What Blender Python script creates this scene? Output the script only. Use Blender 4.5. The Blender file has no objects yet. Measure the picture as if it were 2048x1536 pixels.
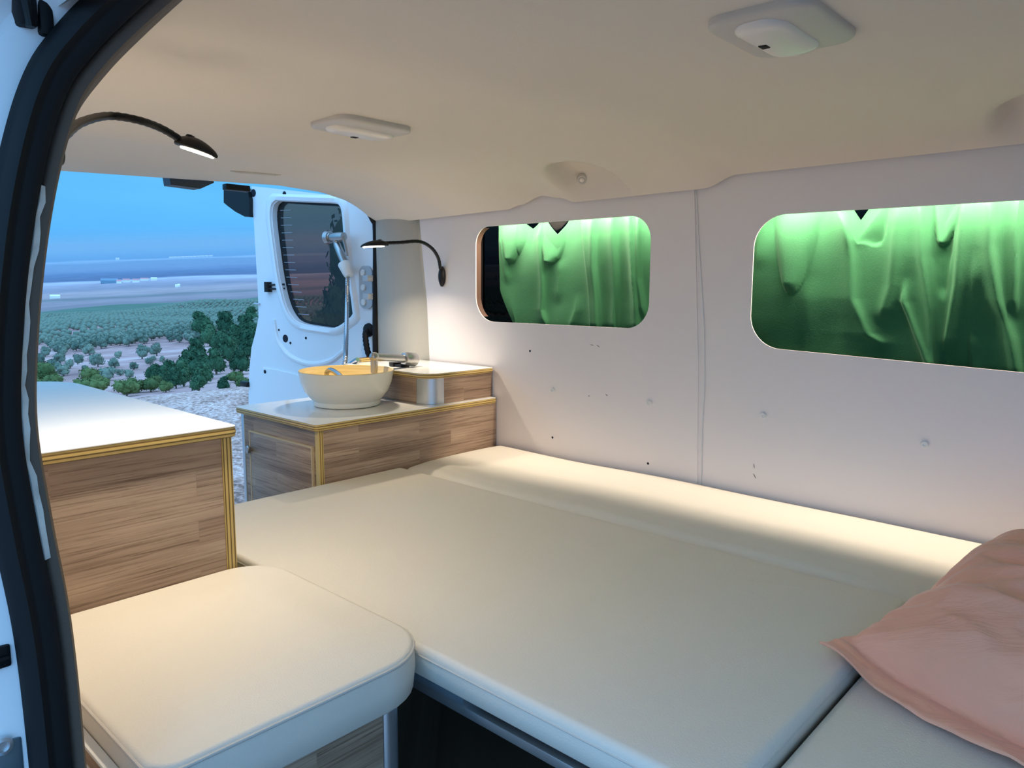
import bpy, bmesh, math, random
from mathutils import Vector, Matrix
from mathutils import noise as mnoise
random.seed(7)
SC = bpy.context.scene
COL = SC.collection
PI = math.pi

# ------------------------------------------------------------------ camera
CX, CY = 1024.0, 768.0
VX, VY = (-600.0, 568.0), (2400.0, 580.0)            # vanishing points of the van's length and width
F = math.sqrt(-((VX[0]-CX)*(VY[0]-CX) + (VX[1]-CY)*(VY[1]-CY)))
_ex = -Vector((VX[0]-CX, VX[1]-CY, F)).normalized()
_ey = Vector((VY[0]-CX, VY[1]-CY, F)).normalized()
_ez = _ex.cross(_ey)
CAM = Vector((0, 0, 1.0))
def ray(px, py):
    q = Vector((px-CX, py-CY, F))
    return Vector((_ex.dot(q), _ey.dot(q), _ez.dot(q))).normalized()
def atx(px, py, x): d = ray(px, py); return CAM + d*(x/d.x)
def aty(px, py, y): d = ray(px, py); return CAM + d*(y/d.y)
def atz(px, py, z): d = ray(px, py); return CAM + d*((z-1.0)/d.z)
cd = bpy.data.cameras.new('camera'); cam = bpy.data.objects.new('camera', cd); COL.objects.link(cam)
cd.sensor_width = 36; cd.lens = F/2048*36; cd.clip_start = 0.02; cd.clip_end = 60000
_m = Matrix(((_ex.x, -_ex.y, -_ex.z), (_ey.x, -_ey.y, -_ey.z), (_ez.x, -_ez.y, -_ez.z))).to_4x4()
_m.translation = CAM
cam.matrix_world = _m
SC.camera = cam

# ------------------------------------------------------------------ materials
def s2l(c): return tuple(((v/255)/12.92 if v/255 <= .04045 else ((v/255+.055)/1.055)**2.4) for v in c) + (1,)
class NT:
    def __init__(s, name):
        s.m = bpy.data.materials.new(name); s.m.use_nodes = True
        s.t = s.m.node_tree; s.b = s.t.nodes['Principled BSDF']
    def n(s, typ, **kw):
        nd = s.t.nodes.new(typ)
        for k, v in kw.items():
            if k.startswith('i_'):
                nd.inputs[k[2:].replace('_', ' ')].default_value = v
            else: setattr(nd, k, v)
        return nd
    def l(s, a, b): s.t.links.new(a, b)
    def set(s, **kw):
        for k, v in kw.items(): s.b.inputs[k.replace('_', ' ')].default_value = v
        return s
def ramp(nt, fac, stops, interp='LINEAR'):
    r = nt.n('ShaderNodeValToRGB'); e = r.color_ramp.elements; r.color_ramp.interpolation = interp
    while len(e) > 1: e.remove(e[-1])
    e[0].position = stops[0][0]; e[0].color = stops[0][1]
    for p, c in stops[1:]:
        q = e.new(p); q.color = c
    if fac is not None: nt.l(fac, r.inputs['Fac'])
    return r
def plain(name, col, rough=.5, metal=0, spec=.5, bump=0, bscale=60, var=0, vscale=3, coat=0, sheen=0):
    nt = NT(name); c = s2l(col)
    nt.set(Base_Color=c, Roughness=rough, Metallic=metal)
    nt.b.inputs['Specular IOR Level'].default_value = spec
    if coat: nt.b.inputs['Coat Weight'].default_value = coat; nt.b.inputs['Coat Roughness'].default_value = .08
    if sheen: nt.b.inputs['Sheen Weight'].default_value = sheen
    tc = nt.n('ShaderNodeTexCoord')
    if var:
        nz = nt.n('ShaderNodeTexNoise', i_Scale=vscale, i_Detail=4.0); nt.l(tc.outputs['Object'], nz.inputs['Vector'])
        a = tuple(max(0, v*(1-var)) for v in c[:3])+(1,); b = tuple(min(1, v*(1+var)) for v in c[:3])+(1,)
        r = ramp(nt, nz.outputs['Fac'], [(.3, a), (.7, b)]); nt.l(r.outputs['Color'], nt.b.inputs['Base Color'])
    if bump:
        nz = nt.n('ShaderNodeTexNoise', i_Scale=bscale, i_Detail=3.0); nt.l(tc.outputs['Object'], nz.inputs['Vector'])
        bp = nt.n('ShaderNodeBump', i_Strength=bump, i_Distance=.01); nt.l(nz.outputs['Fac'], bp.inputs['Height'])
        nt.l(bp.outputs['Normal'], nt.b.inputs['Normal'])
    return nt.m
def wood(name, tone=1.0):
    nt = NT(name); tc = nt.n('ShaderNodeTexCoord')
    sp = nt.n('ShaderNodeSeparateXYZ'); nt.l(tc.outputs['Object'], sp.inputs[0])
    ad = nt.n('ShaderNodeMath', operation='ADD'); nt.l(sp.outputs['X'], ad.inputs[0]); nt.l(sp.outputs['Y'], ad.inputs[1])
    cb = nt.n('ShaderNodeCombineXYZ'); nt.l(ad.outputs[0], cb.inputs['X']); nt.l(sp.outputs['Z'], cb.inputs['Y'])
    br = nt.n('ShaderNodeTexBrick', i_Scale=1.0); br.offset = .37; br.offset_frequency = 2; br.squash = 1
    br.inputs['Brick Width'].default_value = .36; br.inputs['Row Height'].default_value = .045
    br.inputs['Mortar Size'].default_value = .0004; br.inputs['Mortar Smooth'].default_value = 1; br.inputs['Bias'].default_value = 0
    br.inputs['Color1'].default_value = (0, 0, 0, 1); br.inputs['Color2'].default_value = (1, 1, 1, 1); br.inputs['Mortar'].default_value = (.5, .5, .5, 1)
    nt.l(cb.outputs[0], br.inputs['Vector'])
    # each block gets its own grain offset
    sc = nt.n('ShaderNodeVectorMath', operation='MULTIPLY'); sc.inputs[1].default_value = (4.0, 170, 1); nt.l(cb.outputs[0], sc.inputs[0])
    mv = nt.n('ShaderNodeVectorMath', operation='MULTIPLY_ADD'); mv.inputs[1].default_value = (7, 3, 9)
    nt.l(br.outputs['Color'], mv.inputs[0]); nt.l(sc.outputs[0], mv.inputs[2])
    nz = nt.n('ShaderNodeTexNoise', i_Scale=1.0, i_Detail=5.0, i_Roughness=.6, i_Distortion=.3); nt.l(mv.outputs[0], nz.inputs['Vector'])
    s2 = nt.n('ShaderNodeVectorMath', operation='MULTIPLY'); s2.inputs[1].default_value = (1.6, 1.9, 1); nt.l(mv.outputs[0], s2.inputs[0])
    n2 = nt.n('ShaderNodeTexNoise', i_Scale=1.0, i_Detail=4.0, i_Roughness=.7, i_Distortion=.8); nt.l(s2.outputs[0], n2.inputs['Vector'])
    s3 = nt.n('ShaderNodeVectorMath', operation='MULTIPLY'); s3.inputs[1].default_value = (.5, .09, 1); nt.l(mv.outputs[0], s3.inputs[0])
    n3 = nt.n('ShaderNodeTexNoise', i_Scale=1.0, i_Detail=3.0, i_Roughness=.5); nt.l(s3.outputs[0], n3.inputs['Vector'])
    mx = nt.n('ShaderNodeMix', data_type='FLOAT'); mx.inputs[0].default_value = .16
    nt.l(n3.outputs['Fac'], mx.inputs[2]); nt.l(br.outputs['Color'], mx.inputs[3])
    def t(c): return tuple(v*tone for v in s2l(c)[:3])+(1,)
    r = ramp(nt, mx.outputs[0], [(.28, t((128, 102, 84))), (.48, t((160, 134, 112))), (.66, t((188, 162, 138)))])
    m2 = nt.n('ShaderNodeMath', operation='MULTIPLY_ADD'); m2.inputs[1].default_value = .55; nt.l(n2.outputs['Fac'], m2.inputs[0])
    h2 = nt.n('ShaderNodeMath', operation='MULTIPLY'); h2.inputs[1].default_value = .45; nt.l(nz.outputs['Fac'], h2.inputs[0]); nt.l(h2.outputs[0], m2.inputs[2])
    rl = ramp(nt, m2.outputs[0], [(.36, (.42, .36, .32, 1)), (.43, (.72, .68, .65, 1)), (.49, (1, 1, 1, 1)), (.62, (1.12, 1.12, 1.12, 1))])
    ml_ = nt.n('ShaderNodeMix', data_type='RGBA', blend_type='MULTIPLY'); ml_.inputs[0].default_value = 1
    nt.l(r.outputs['Color'], ml_.inputs[6]); nt.l(rl.outputs['Color'], ml_.inputs[7]); nt.l(ml_.outputs[2], nt.b.inputs['Base Color'])
    nt.set(Roughness=.42)
    bp = nt.n('ShaderNodeBump', i_Strength=.15, i_Distance=.003); nt.l(nz.outputs['Fac'], bp.inputs['Height']); nt.l(bp.outputs['Normal'], nt.b.inputs['Normal'])
    return nt.m
def ply(name, axis):
    nt = NT(name); tc = nt.n('ShaderNodeTexCoord'); sp = nt.n('ShaderNodeSeparateXYZ'); nt.l(tc.outputs['Object'], sp.inputs[0])
    m = nt.n('ShaderNodeMath', operation='MULTIPLY'); m.inputs[1].default_value = 1/.0068; nt.l(sp.outputs[axis], m.inputs[0])
    fr = nt.n('ShaderNodeMath', operation='FRACT'); nt.l(m.outputs[0], fr.inputs[0])
    r = ramp(nt, fr.outputs[0], [(.0, s2l((108, 82, 42))), (.22, s2l((116, 90, 48))), (.34, s2l((214, 184, 112))), (.85, s2l((206, 174, 102))), (1, s2l((108, 82, 42)))])
    nt.l(r.outputs['Color'], nt.b.inputs['Base Color']); nt.set(Roughness=.4)
    return nt.m
M = {}
M['panel'] = plain('white wall panel', (233, 224, 220), .55, spec=.3, var=.015, vscale=1.5)
M['headliner'] = plain('beige headliner', (222, 211, 198), .85, spec=.2, bump=.06, bscale=350, var=.02, vscale=2)
M['greytrim'] = plain('grey pillar plastic', (176, 170, 158), .7, bump=.08, bscale=500)
M['vinyl'] = plain('cream upholstery vinyl', (222, 214, 201), .5, spec=.35, bump=.12, bscale=420, var=.012)
M['vinyl2'] = plain('cream upholstery side', (204, 196, 186), .5, spec=.35, bump=.1, bscale=420)
M['wood'] = wood('butcher block laminate')
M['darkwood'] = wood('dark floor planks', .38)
M['plyz'] = ply('plywood edge flat', 'Z'); M['plyy'] = ply('plywood edge upright', 'Y'); M['plyx'] = ply('plywood edge upright side', 'X')
M['worktop'] = plain('white laminate', (232, 230, 226), .1, spec=.5)
M['alu'] = plain('brushed aluminium', (205, 208, 212), .35, metal=.85)
M['whiteplastic'] = plain('white plastic', (225, 224, 220), .4)
M['chrome'] = plain('chrome', (176, 174, 172), .3, metal=.95)
M['chromehose'] = plain('braided steel', (190, 192, 196), .25, metal=1)
M['black'] = plain('black plastic', (11, 11, 13), .45, spec=.35)
M['rubber'] = plain('black rubber seal', (16, 17, 20), .6, spec=.3)
M['vanwhite'] = plain('white van paint', (232, 234, 236), .35, coat=.4)
M['brown'] = plain('brown grey pillar trim', (96, 82, 70), .7, bump=.1, bscale=300)
M['foam'] = plain('pale sealant', (214, 220, 218), .8, var=.2, vscale=40)
M['ceramic'] = plain('white glazed ceramic', (236, 230, 216), .18)
M['bamboo'] = None
M['dark'] = plain('dark void', (14, 14, 16), .8)
M['hole'] = plain('dark hole', (10, 14, 30), .8)
M['bamboo'] = (lambda nt: nt.m)(NT('bamboo yellow inner')); 
def _bamboo():
    nt = NT('yellow bamboo'); tc = nt.n('ShaderNodeTexCoord')
    sc = nt.n('ShaderNodeVectorMath', operation='MULTIPLY'); sc.inputs[1].default_value = (3, 3, 90); nt.l(tc.outputs['Object'], sc.inputs[0])
    nz = nt.n('ShaderNodeTexNoise', i_Scale=2.0, i_Detail=3.0); nt.l(sc.outputs[0], nz.inputs['Vector'])
    r = ramp(nt, nz.outputs['Fac'], [(.3, s2l((214, 182, 116))), (.6, s2l((236, 208, 146)))]); nt.l(r.outputs['Color'], nt.b.inputs['Base Color'])
    nt.set(Roughness=.3); return nt.m
M['bamboo'] = _bamboo()
def _fabric(name, col, rough, bump, sheen, var, wr=0):
    nt = NT(name); tc = nt.n('ShaderNodeTexCoord')
    w = nt.n('ShaderNodeTexNoise', i_Scale=260.0, i_Detail=2.0); nt.l(tc.outputs['Object'], w.inputs['Vector'])
    v = nt.n('ShaderNodeTexNoise', i_Scale=6.0, i_Detail=3.0); nt.l(tc.outputs['Object'], v.inputs['Vector'])
    c = s2l(col); r = ramp(nt, v.outputs['Fac'], [(.3, tuple(x*(1-var) for x in c[:3])+(1,)), (.7, tuple(min(1, x*(1+var)) for x in c[:3])+(1,))])
    nt.l(r.outputs['Color'], nt.b.inputs['Base Color']); nt.set(Roughness=rough); nt.b.inputs['Sheen Weight'].default_value = sheen
    nt.b.inputs['Specular IOR Level'].default_value = .25
    bp = nt.n('ShaderNodeBump', i_Strength=bump, i_Distance=.004); nt.l(w.outputs['Fac'], bp.inputs['Height'])
    last = bp
    if wr:
        sc = nt.n('ShaderNodeVectorMath', operation='MULTIPLY'); sc.inputs[1].default_value = (5, 16, 5); nt.l(tc.outputs['Object'], sc.inputs[0])
        q = nt.n('ShaderNodeTexNoise', i_Scale=1.0, i_Detail=5.0, i_Distortion=1.2); nt.l(sc.outputs[0], q.inputs['Vector'])
        b2 = nt.n('ShaderNodeBump', i_Strength=wr, i_Distance=.02); nt.l(q.outputs['Fac'], b2.inputs['Height']); nt.l(bp.outputs['Normal'], b2.inputs['Normal']); last = b2
    nt.l(last.outputs['Normal'], nt.b.inputs['Normal'])
    return nt.m
M['curtain'] = _fabric('green cotton curtain', (46, 99, 64), .9, .12, .05, .06)
M['satin'] = _fabric('pink satin', (242, 172, 142), .38, .05, .2, .05, wr=.5)
def _glass(name, tint, rough=.02, gl_=.9):
    nt = NT(name); t = nt.t; t.nodes.remove(nt.b)
    out = [n for n in t.nodes if n.type == 'OUTPUT_MATERIAL'][0]
    tr = nt.n('ShaderNodeBsdfTransparent'); tr.inputs[0].default_value = tint
    gl = nt.n('ShaderNodeBsdfGlossy'); gl.inputs['Color'].default_value = (gl_, gl_, gl_, 1); gl.inputs['Roughness'].default_value = rough
    lf = nt.n('ShaderNodeLayerWeight'); pw = nt.n('ShaderNodeMath', operation='POWER'); pw.inputs[1].default_value = 5; nt.l(lf.outputs['Facing'], pw.inputs[0])
    lw = nt.n('ShaderNodeMath', operation='MULTIPLY_ADD'); lw.inputs[1].default_value = .6; lw.inputs[2].default_value = .035; nt.l(pw.outputs[0], lw.inputs[0])
    mx = nt.n('ShaderNodeMixShader'); nt.l(lw.outputs[0], mx.inputs[0]); nt.l(tr.outputs[0], mx.inputs[1]); nt.l(gl.outputs[0], mx.inputs[2])
    nt.l(mx.outputs[0], out.inputs[0]); return nt.m
M['tint'] = _glass('tinted privacy glass', (.64, .42, .355, 1))
M['darkglass'] = _glass('dark side glass', (.14, .12, .11, 1), gl_=.2)
M['clear'] = _glass('clear plastic', (.8, .8, .8, 1))
def _emit(name, col, st):
    nt = NT(name); nt.set(Base_Color=(1, 1, 1, 1)); nt.b.inputs['Emission Color'].default_value = col; nt.b.inputs['Emission Strength'].default_value = st
    return nt.m
M['lens'] = _emit('lit lamp lens', (1, .9, .7, 1), 12)
M['domelens'] = plain('milky lens plastic', (232, 224, 216), .25)

# ------------------------------------------------------------------ mesh builder
class MB:
    def __init__(s): s.v = []; s.f = []; s.sm = []
    def add(s, vs, fs, smooth=True):
        o = len(s.v); s.v += [tuple(v) for v in vs]; s.f += [tuple(i+o for i in f) for f in fs]; s.sm += [smooth]*len(fs); return s
    def frombm(s, bm):
        bm.verts.index_update(); s.add([v.co.copy() for v in bm.verts], [[v.index for v in f.verts] for f in bm.faces]); bm.free(); return s
    def box(s, lo, hi, bev=0, seg=2, mat=None):
        bm = bmesh.new(); bmesh.ops.create_cube(bm, size=1)
        for v in bm.verts: v.co = Vector([(lo[i]+hi[i])/2 + v.co[i]*(hi[i]-lo[i]) for i in range(3)])
        if bev: bmesh.ops.bevel(bm, geom=bm.edges[:], offset=bev, segments=seg, affect='EDGES', profile=.5)
        if mat is not None: bmesh.ops.transform(bm, matrix=mat, verts=bm.verts)
        return s.frombm(bm)
    def tube(s, pts, r, n=12, caps=True):
        pts = [Vector(p) for p in pts]; rs = r if isinstance(r, (list, tuple)) else [r]*len(pts)
        vs = []; T0 = (pts[1]-pts[0]).normalized()
        up = Vector((0, 0, 1)) if abs(T0.z) < .9 else Vector((1, 0, 0))
        U = (up - T0*up.dot(T0)).normalized()
        for i, p in enumerate(pts):
            T = (pts[min(i+1, len(pts)-1)]-pts[max(i-1, 0)]).normalized()
            U = (U - T*U.dot(T)).normalized(); W = T.cross(U)
            for k in range(n):
                a = 2*PI*k/n; vs.append(p + (U*math.cos(a)+W*math.sin(a))*rs[i])
        fs = []
        for i in range(len(pts)-1):
            for k in range(n):
                fs.append((i*n+k, i*n+(k+1) % n, (i+1)*n+(k+1) % n, (i+1)*n+k))
        if caps: fs.append(tuple(range(n-1, -1, -1))); fs.append(tuple((len(pts)-1)*n+k for k in range(n)))
        return s.add(vs, fs)
    def lathe(s, prof, origin, axis=(0, 0, 1), n=32, caps=True):
        q = Vector((0, 0, 1)).rotation_difference(Vector(axis).normalized()); o = Vector(origin); vs = []
        for (r, h) in prof:
            for k in range(n):
                a = 2*PI*k/n; vs.append(o + q @ Vector((r*math.cos(a), r*math.sin(a), h)))
        fs = []
        for i in range(len(prof)-1):
            for k in range(n): fs.append((i*n+k, i*n+(k+1) % n, (i+1)*n+(k+1) % n, (i+1)*n+k))
        if caps and prof[0][0] > 1e-6: fs.append(tuple(range(n-1, -1, -1)))
        if caps and prof[-1][0] > 1e-6: fs.append(tuple((len(prof)-1)*n+k for k in range(n)))
        return s.add(vs, fs)
    def disc(s, c, nrm, r, th, n=20):
        return s.lathe([(r, 0), (r, th*.6), (r*.8, th), (0.0001, th)], c, nrm, n)
    def grid(s, fn, nu, nv):
        vs = [fn(i/nu, j/nv) for i in range(nu+1) for j in range(nv+1)]
        fs = [(i*(nv+1)+j, (i+1)*(nv+1)+j, (i+1)*(nv+1)+j+1, i*(nv+1)+j+1) for i in range(nu) for j in range(nv)]
        return s.add(vs, fs)
    def rings(s, rs, cap0=True, cap1=True):
        n = len(rs[0]); vs = [p for r in rs for p in r]
        fs = [(i*n+k, i*n+(k+1) % n, (i+1)*n+(k+1) % n, (i+1)*n+k) for i in range(len(rs)-1) for k in range(n)]
        if cap0: fs.append(tuple(range(n-1, -1, -1)))
        if cap1: fs.append(tuple((len(rs)-1)*n+k for k in range(n)))
        return s.add(vs, fs)
    def slab(s, outer, holes, th, place):
        """flat plate with holes: outer/holes lists of (u,v); place(u,v,w)->Vector; w in 0..th"""
        bm = bmesh.new(); es = []
        for loop in [outer]+holes:
            vv = [bm.verts.new((u, v, 0)) for u, v in loop]
            for i in range(len(vv)): es.append(bm.edges.new((vv[i], vv[(i+1) % len(vv)])))
        bmesh.ops.triangle_fill(bm, use_beauty=True, use_dissolve=False, edges=es)
        r = bmesh.ops.extrude_face_region(bm, geom=bm.faces[:])
        for g in r['geom']:
            if isinstance(g, bmesh.types.BMVert): g.co.z = th
        bmesh.ops.recalc_face_normals(bm, faces=bm.faces[:])
        for v in bm.verts: v.co = place(v.co.x, v.co.y, v.co.z)
        return s.frombm(bm)
def rrect(x0, x1, y0, y1, r, n=8, inset=0):
    x0 += inset; x1 -= inset; y0 += inset; y1 -= inset; rr = r if isinstance(r, (list, tuple)) else [r]*4
    out = []
    for (cx, cy, a0, q) in ((x1, y1, 0, rr[0]), (x0, y1, PI/2, rr[1]), (x0, y0, PI, rr[2]), (x1, y0, 1.5*PI, rr[3])):
        q = max(q-inset, .002)
        ox = cx - q if cx == x1 else cx + q; oy = cy - q if cy == y1 else cy + q
        for k in range(n+1):
            a = a0 + PI/2*k/n; out.append((ox+q*math.cos(a), oy+q*math.sin(a)))
    return out
ROOT = {}
def build(mb, name, mat, parent=None, angle=35, loc=None):
    me = bpy.data.meshes.new(name)
    off = Vector((0, 0, 0))
    if parent is not None: off = ROOT[parent.name]
    elif loc is not None: off = Vector(loc)
    me.from_pydata([tuple(Vector(v)-off) for v in mb.v], [], mb.f); me.validate()
    bm = bmesh.new(); bm.from_mesh(me); bmesh.ops.remove_doubles(bm, verts=bm.verts, dist=1e-6); bmesh.ops.recalc_face_normals(bm, faces=bm.faces); bm.to_mesh(me); bm.free()
    for p in me.polygons: p.use_smooth = True
    me.set_sharp_from_angle(angle=math.radians(angle))
    me.materials.append(mat)
    o = bpy.data.objects.new(name, me); COL.objects.link(o)
    if parent is not None: o.parent = parent
    else: o.location = off
    ROOT[o.name] = off
    return o
def tag(o, label, cat, group=None, kind=None):
    o['label'] = label; o['category'] = cat
    if group: o['group'] = group
    if kind: o['kind'] = kind
    return o
def thing(name, label, cat, loc, group=None):
    o = bpy.data.objects.new(name, None); COL.objects.link(o); o.location = loc; o.empty_display_size = .1
    ROOT[o.name] = Vector(loc); return tag(o, label, cat, group)
def struct(mb, name, mat, label, cat, parent=None, angle=35):
    o = build(mb, name, mat, parent, angle)
    if parent is None: tag(o, label, cat, kind='structure')
    return o
def smooth(a, b, x):
    t = max(0, min(1, (x-a)/(b-a))); return t*t*(3-2*t)
def bez(p0, p1, p2, p3, n=16):
    p0, p1, p2, p3 = map(Vector, (p0, p1, p2, p3)); r = []
    for i in range(n+1):
        t = i/n; r.append(p0*(1-t)**3 + p1*3*t*(1-t)**2 + p2*3*t*t*(1-t) + p3*t**3)
    return r
def crom(pts, n=6):
    P = [Vector(p) for p in pts]; P = [P[0]*2-P[1]] + P + [P[-1]*2-P[-2]]; out = []
    for i in range(1, len(P)-2):
        for k in range(n):
            t = k/n; a, b, c, d = P[i-1], P[i], P[i+1], P[i+2]
            out.append(.5*((2*b)+(c-a)*t+(2*a-5*b+4*c-d)*t*t+(3*b-a-3*c+d)*t**3))
    out.append(P[-2]); return out
def interp(x, pts):
    if x <= pts[0][0]: return pts[0][1]
    for (a, b), (c, d) in zip(pts, pts[1:]):
        if x <= c: return b + (d-b)*(x-a)/(c-a)
    return pts[-1][1]
def sinterp(x, pts):
    if x <= pts[0][0]: return pts[0][1]
    for (a, b), (c, d) in zip(pts, pts[1:]):
        if x <= c: return b + (d-b)*smooth(a, c, x)
    return pts[-1][1]

YW = 1.82          # inner face of the far wall
XF = 0.95          # bulkhead at the front, out of the picture
XR = -2.37         # rear door opening

# ------------------------------------------------------------------ van shell
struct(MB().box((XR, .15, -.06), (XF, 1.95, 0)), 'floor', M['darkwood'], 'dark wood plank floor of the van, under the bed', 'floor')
# headliner
ZE = [(-2.4, 1.243), (-2.14, 1.245), (-1.69, 1.251), (-1.63, 1.262), (-1.54, 1.284), (-1.47, 1.272), (-1.41, 1.255), (-1.03, 1.258), (-.98, 1.259), (-.89, 1.286), (1, 1.29)]
ZR = [(.2, 1.27), (.45, 1.300), (.70, 1.317), (1.03, 1.330), (1.38, 1.345), (1.55, 1.338), (1.66, 1.318), (1.72, 1.292), (1.78, 1.254), (1.82, 1.238)]
def ceil_z(x, y):
    zc = 1.354 + .004*math.cos((x+.9)*4)
    zc += -.010*math.exp(-((x+1.86)/.10)**2) - .014*math.exp(-((x+.93-.12*(y-1.0))/.10)**2)
    ze = sinterp(x, ZE); z = zc
    if y > 1.30:
        u = (y-1.30)/(1.808-1.30); z = zc - (zc-ze)*(.8*u**2.4+.2*u**8)
    if y < .47:
        u = (.47-y)/.25; z = zc - .13*(u**1.5)
    w = smooth(-2.0, -2.36, x)
    if w > 0: z = z*(1-w) + interp(y, ZR)*w
    # recessed pockets beside the wall
    for px, sx in ((-1.30, 1), (-.215, 1)):
        dx = x-px
        rx = dx/.105 if dx > 0 else dx/.135; ry = (y-1.755)/.165
        rr = math.hypot(rx, min(0, ry)) if y < 1.755 else abs(rx)
        wd = .16 if dx > 0 else .16+.5*min(1, -dx/.12)
        z += .060*(1-smooth(1-wd, 1.0, rr))*(1-smooth(1.775, 1.803, y))
    return z
mb = MB(); NX, NY = 280, 110
def _ce(u, v):
    x = XR + (XF-XR)*u; y = .22 + (1.808-.22)*(v if v < .6 else .6+(v-.6))
    return Vector((x, y, ceil_z(x, y)))
mb.grid(_ce, NX, NY)
# turned-up edges so the liner has thickness
mb.grid(lambda u, v: Vector((XR + (XF-XR)*u, 1.808+.006*v, ceil_z(XR+(XF-XR)*u, 1.808)+.03*v)), NX, 2)
mb.grid(lambda u, v: Vector((XR-.012*v, .22+1.588*u, interp(.22+1.588*u, ZR)+.05*v)), 60, 2)
ceiling = struct(mb, 'ceiling', M['headliner'], 'beige fabric headliner of the van with soft ridges', 'ceiling', angle=60)
struct(MB().box((XR-.05, .1, 1.40), (XF, 1.98, 1.43)), 'trim_1', M['vanwhite'], 'steel roof skin above the headliner', 'roof')
# rear header, joins roof and liner
mb = MB(); mb.grid(lambda u, v: Vector((XR-.012-.03*v, .2+1.62*u, interp(.2+1.62*u, ZR)+.05+.05*v)), 40, 3)
struct(mb, 'trim_2', M['vanwhite'], 'rear header panel above the open back', 'roof')

# far wall: white plywood lining with two window cut-outs
W1 = [(x, z) for x, z in rrect(-1.847, -1.147, .883, 1.203, [.07, .06, .085, .075], 10)]
W2 = [(x, z + (-.035*(x+.8) if z < 1 else -.006*(x+.8))) for x, z in rrect(-.843, .10, .850, 1.181, [.08, .08, .08, .08], 10)]
outer = [(-2.055, .0), (XF, .0), (XF, 1.31), (-.89, 1.31), (-1.0, 1.31), (-2.15, 1.31), (-2.142, 1.25), (-2.105, .95)]
mb = MB().slab(outer, [W1, W2], .0035, lambda u, v, w: Vector((u, YW+w, v)))
wall = struct(mb, 'wall_right', M['panel'], 'white panelled far wall with two curtained windows', 'wall')
# brown edge of the cut-outs
def edge_ring(W):
    m = MB(); xm = min(p[0] for p in W)
    L = sorted([p for p in W if p[0] < xm+.045], key=lambda p: p[1]); n = len(L)
    if L[-1][0] > L[-2][0]+.2: L.pop()
    vs = [Vector((p[0], YW+w, p[1])) for w in (.0036, .026) for p in L] + [Vector((p[0]-.006, YW+w, p[1])) for w in (.026, .0036) for p in L]
    n = len(L); fs = [(r*n+i, r*n+i+1, (r+1)*n+i+1, (r+1)*n+i) for r in range(3) for i in range(n-1)]
    return m.add(vs, fs)
mbrown = plain('raw brown board edge', (92, 66, 54), .7)
for W in (W1,): build(edge_ring(W), 'window_edging', mbrown, wall)['label'] = 'raw brown edge of the window cut-out'
# joint strip, screw caps, holes and scuffs
mb = MB(); pts = [(1.262, -1.012), (.9, -.985), (.45, -.965)]
for side in (0,):
    mb.slab([(-1.045, 1.30), (-1.017, 1.30), (-.995, .95), (-.985, .80), (-.972, .40), (-1.0, .40), (-1.018, .95)], [], .003, lambda u, v, w: Vector((u, YW-w, v)))
struct(mb, 'trim_3', M['panel'], 'white upright joint strip between the two wall panels', 'strip')
mb = MB(); mb.tube([aty(x, y, YW-.002) for x, y in ((1392, 383), (1398, 500), (1408, 660), (1409, 760), (1404, 860), (1402, 972))], .0016, 6)
build(mb, 'sealing_bead', M['whiteplastic'], wall)['label'] = 'thin white bead of sealant along the joint'
cap = None
for k, (x, y) in enumerate(((1106, 780), (1299, 806), (1527, 831), (1850, 889))):
    p = aty(x, y, YW)
    if cap is None:
        cap = build(MB().lathe([(.0085, 0), (.0085, .004), (.007, .0058), (.003, .0058), (.0028, .0045), (.0001, .0042)], Vector((0, YW, 0)), (0, -1, 0), 20), 'screw_cap', M['whiteplastic'], wall); o = cap
        cap.location = (p.x, 0, p.z)
    else:
        o = cap.copy(); COL.objects.link(o); o.parent = wall; o.location = (p.x, 0, p.z)
hole = None
for (x, y) in ((1105, 875), (1296, 927), (1060, 702)):
    p = aty(x, y, YW)
    if hole is None:
        hole = build(MB().disc((0, YW, 0), (0, -1, 0), .0038, .0006, 12), 'screw_hole', M['hole'], wall); o = hole
    else: o = hole.copy(); COL.objects.link(o); o.parent = wall
    o.location = (p.x, 0, p.z)
mscuff = plain('grey scuff', (120, 108, 104), .8)
for (x, y, l, a) in ((1184, 690, 8, .1), (1196, 692, 9, .5), (1213, 790, 6, .6), (1178, 792, 5, 0), (1508, 932, 8, 1.4), (1509, 952, 9, 1.0), (1868, 230, 0, 0)):
    if not l: continue
    p = aty(x, y, YW-.0003); d = Vector((math.cos(a), 0, -math.sin(a)))*l*.5*.0016
    build(MB().tube([p-d, p, p+d], [.0004, .0012, .0004], 6), 'scuff', mscuff, wall)
# outer skin with glass behind the curtains
G1 = rrect(-1.95, -1.10, .80, 1.26, .08, 8); G2 = rrect(-.95, .30, .78, 1.26, .08, 8)
struct(MB().slab([(-2.16, -.3), (XF, -.3), (XF, 1.42), (-2.16, 1.42)], [G1, G2], .012, lambda u, v, w: Vector((u, 1.955+w, v))), 'trim_4', M['dark'], 'dark body side behind the wall lining', 'wall')
for i, G in enumerate((G1, G2)):
    struct(MB().slab(G, [], .004, lambda u, v, w: Vector((u, 1.958+w, v))), 'window_%d' % (i+1), M['darkglass'], ['dark tinted glass behind the smaller rear curtain', 'dark tinted glass behind the larger front curtain'][i], 'window')
# sides of the window cavity (closes it off from daylight)
struct(MB().box((-2.17, YW+.012, -.1), (-2.15, 1.957, 1.42)).box((XF-.02, YW+.012, -.1), (XF, 1.957, 1.42)), 'trim_5', M['dark'], 'dark cavity side behind the wall lining', 'wall')
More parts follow.
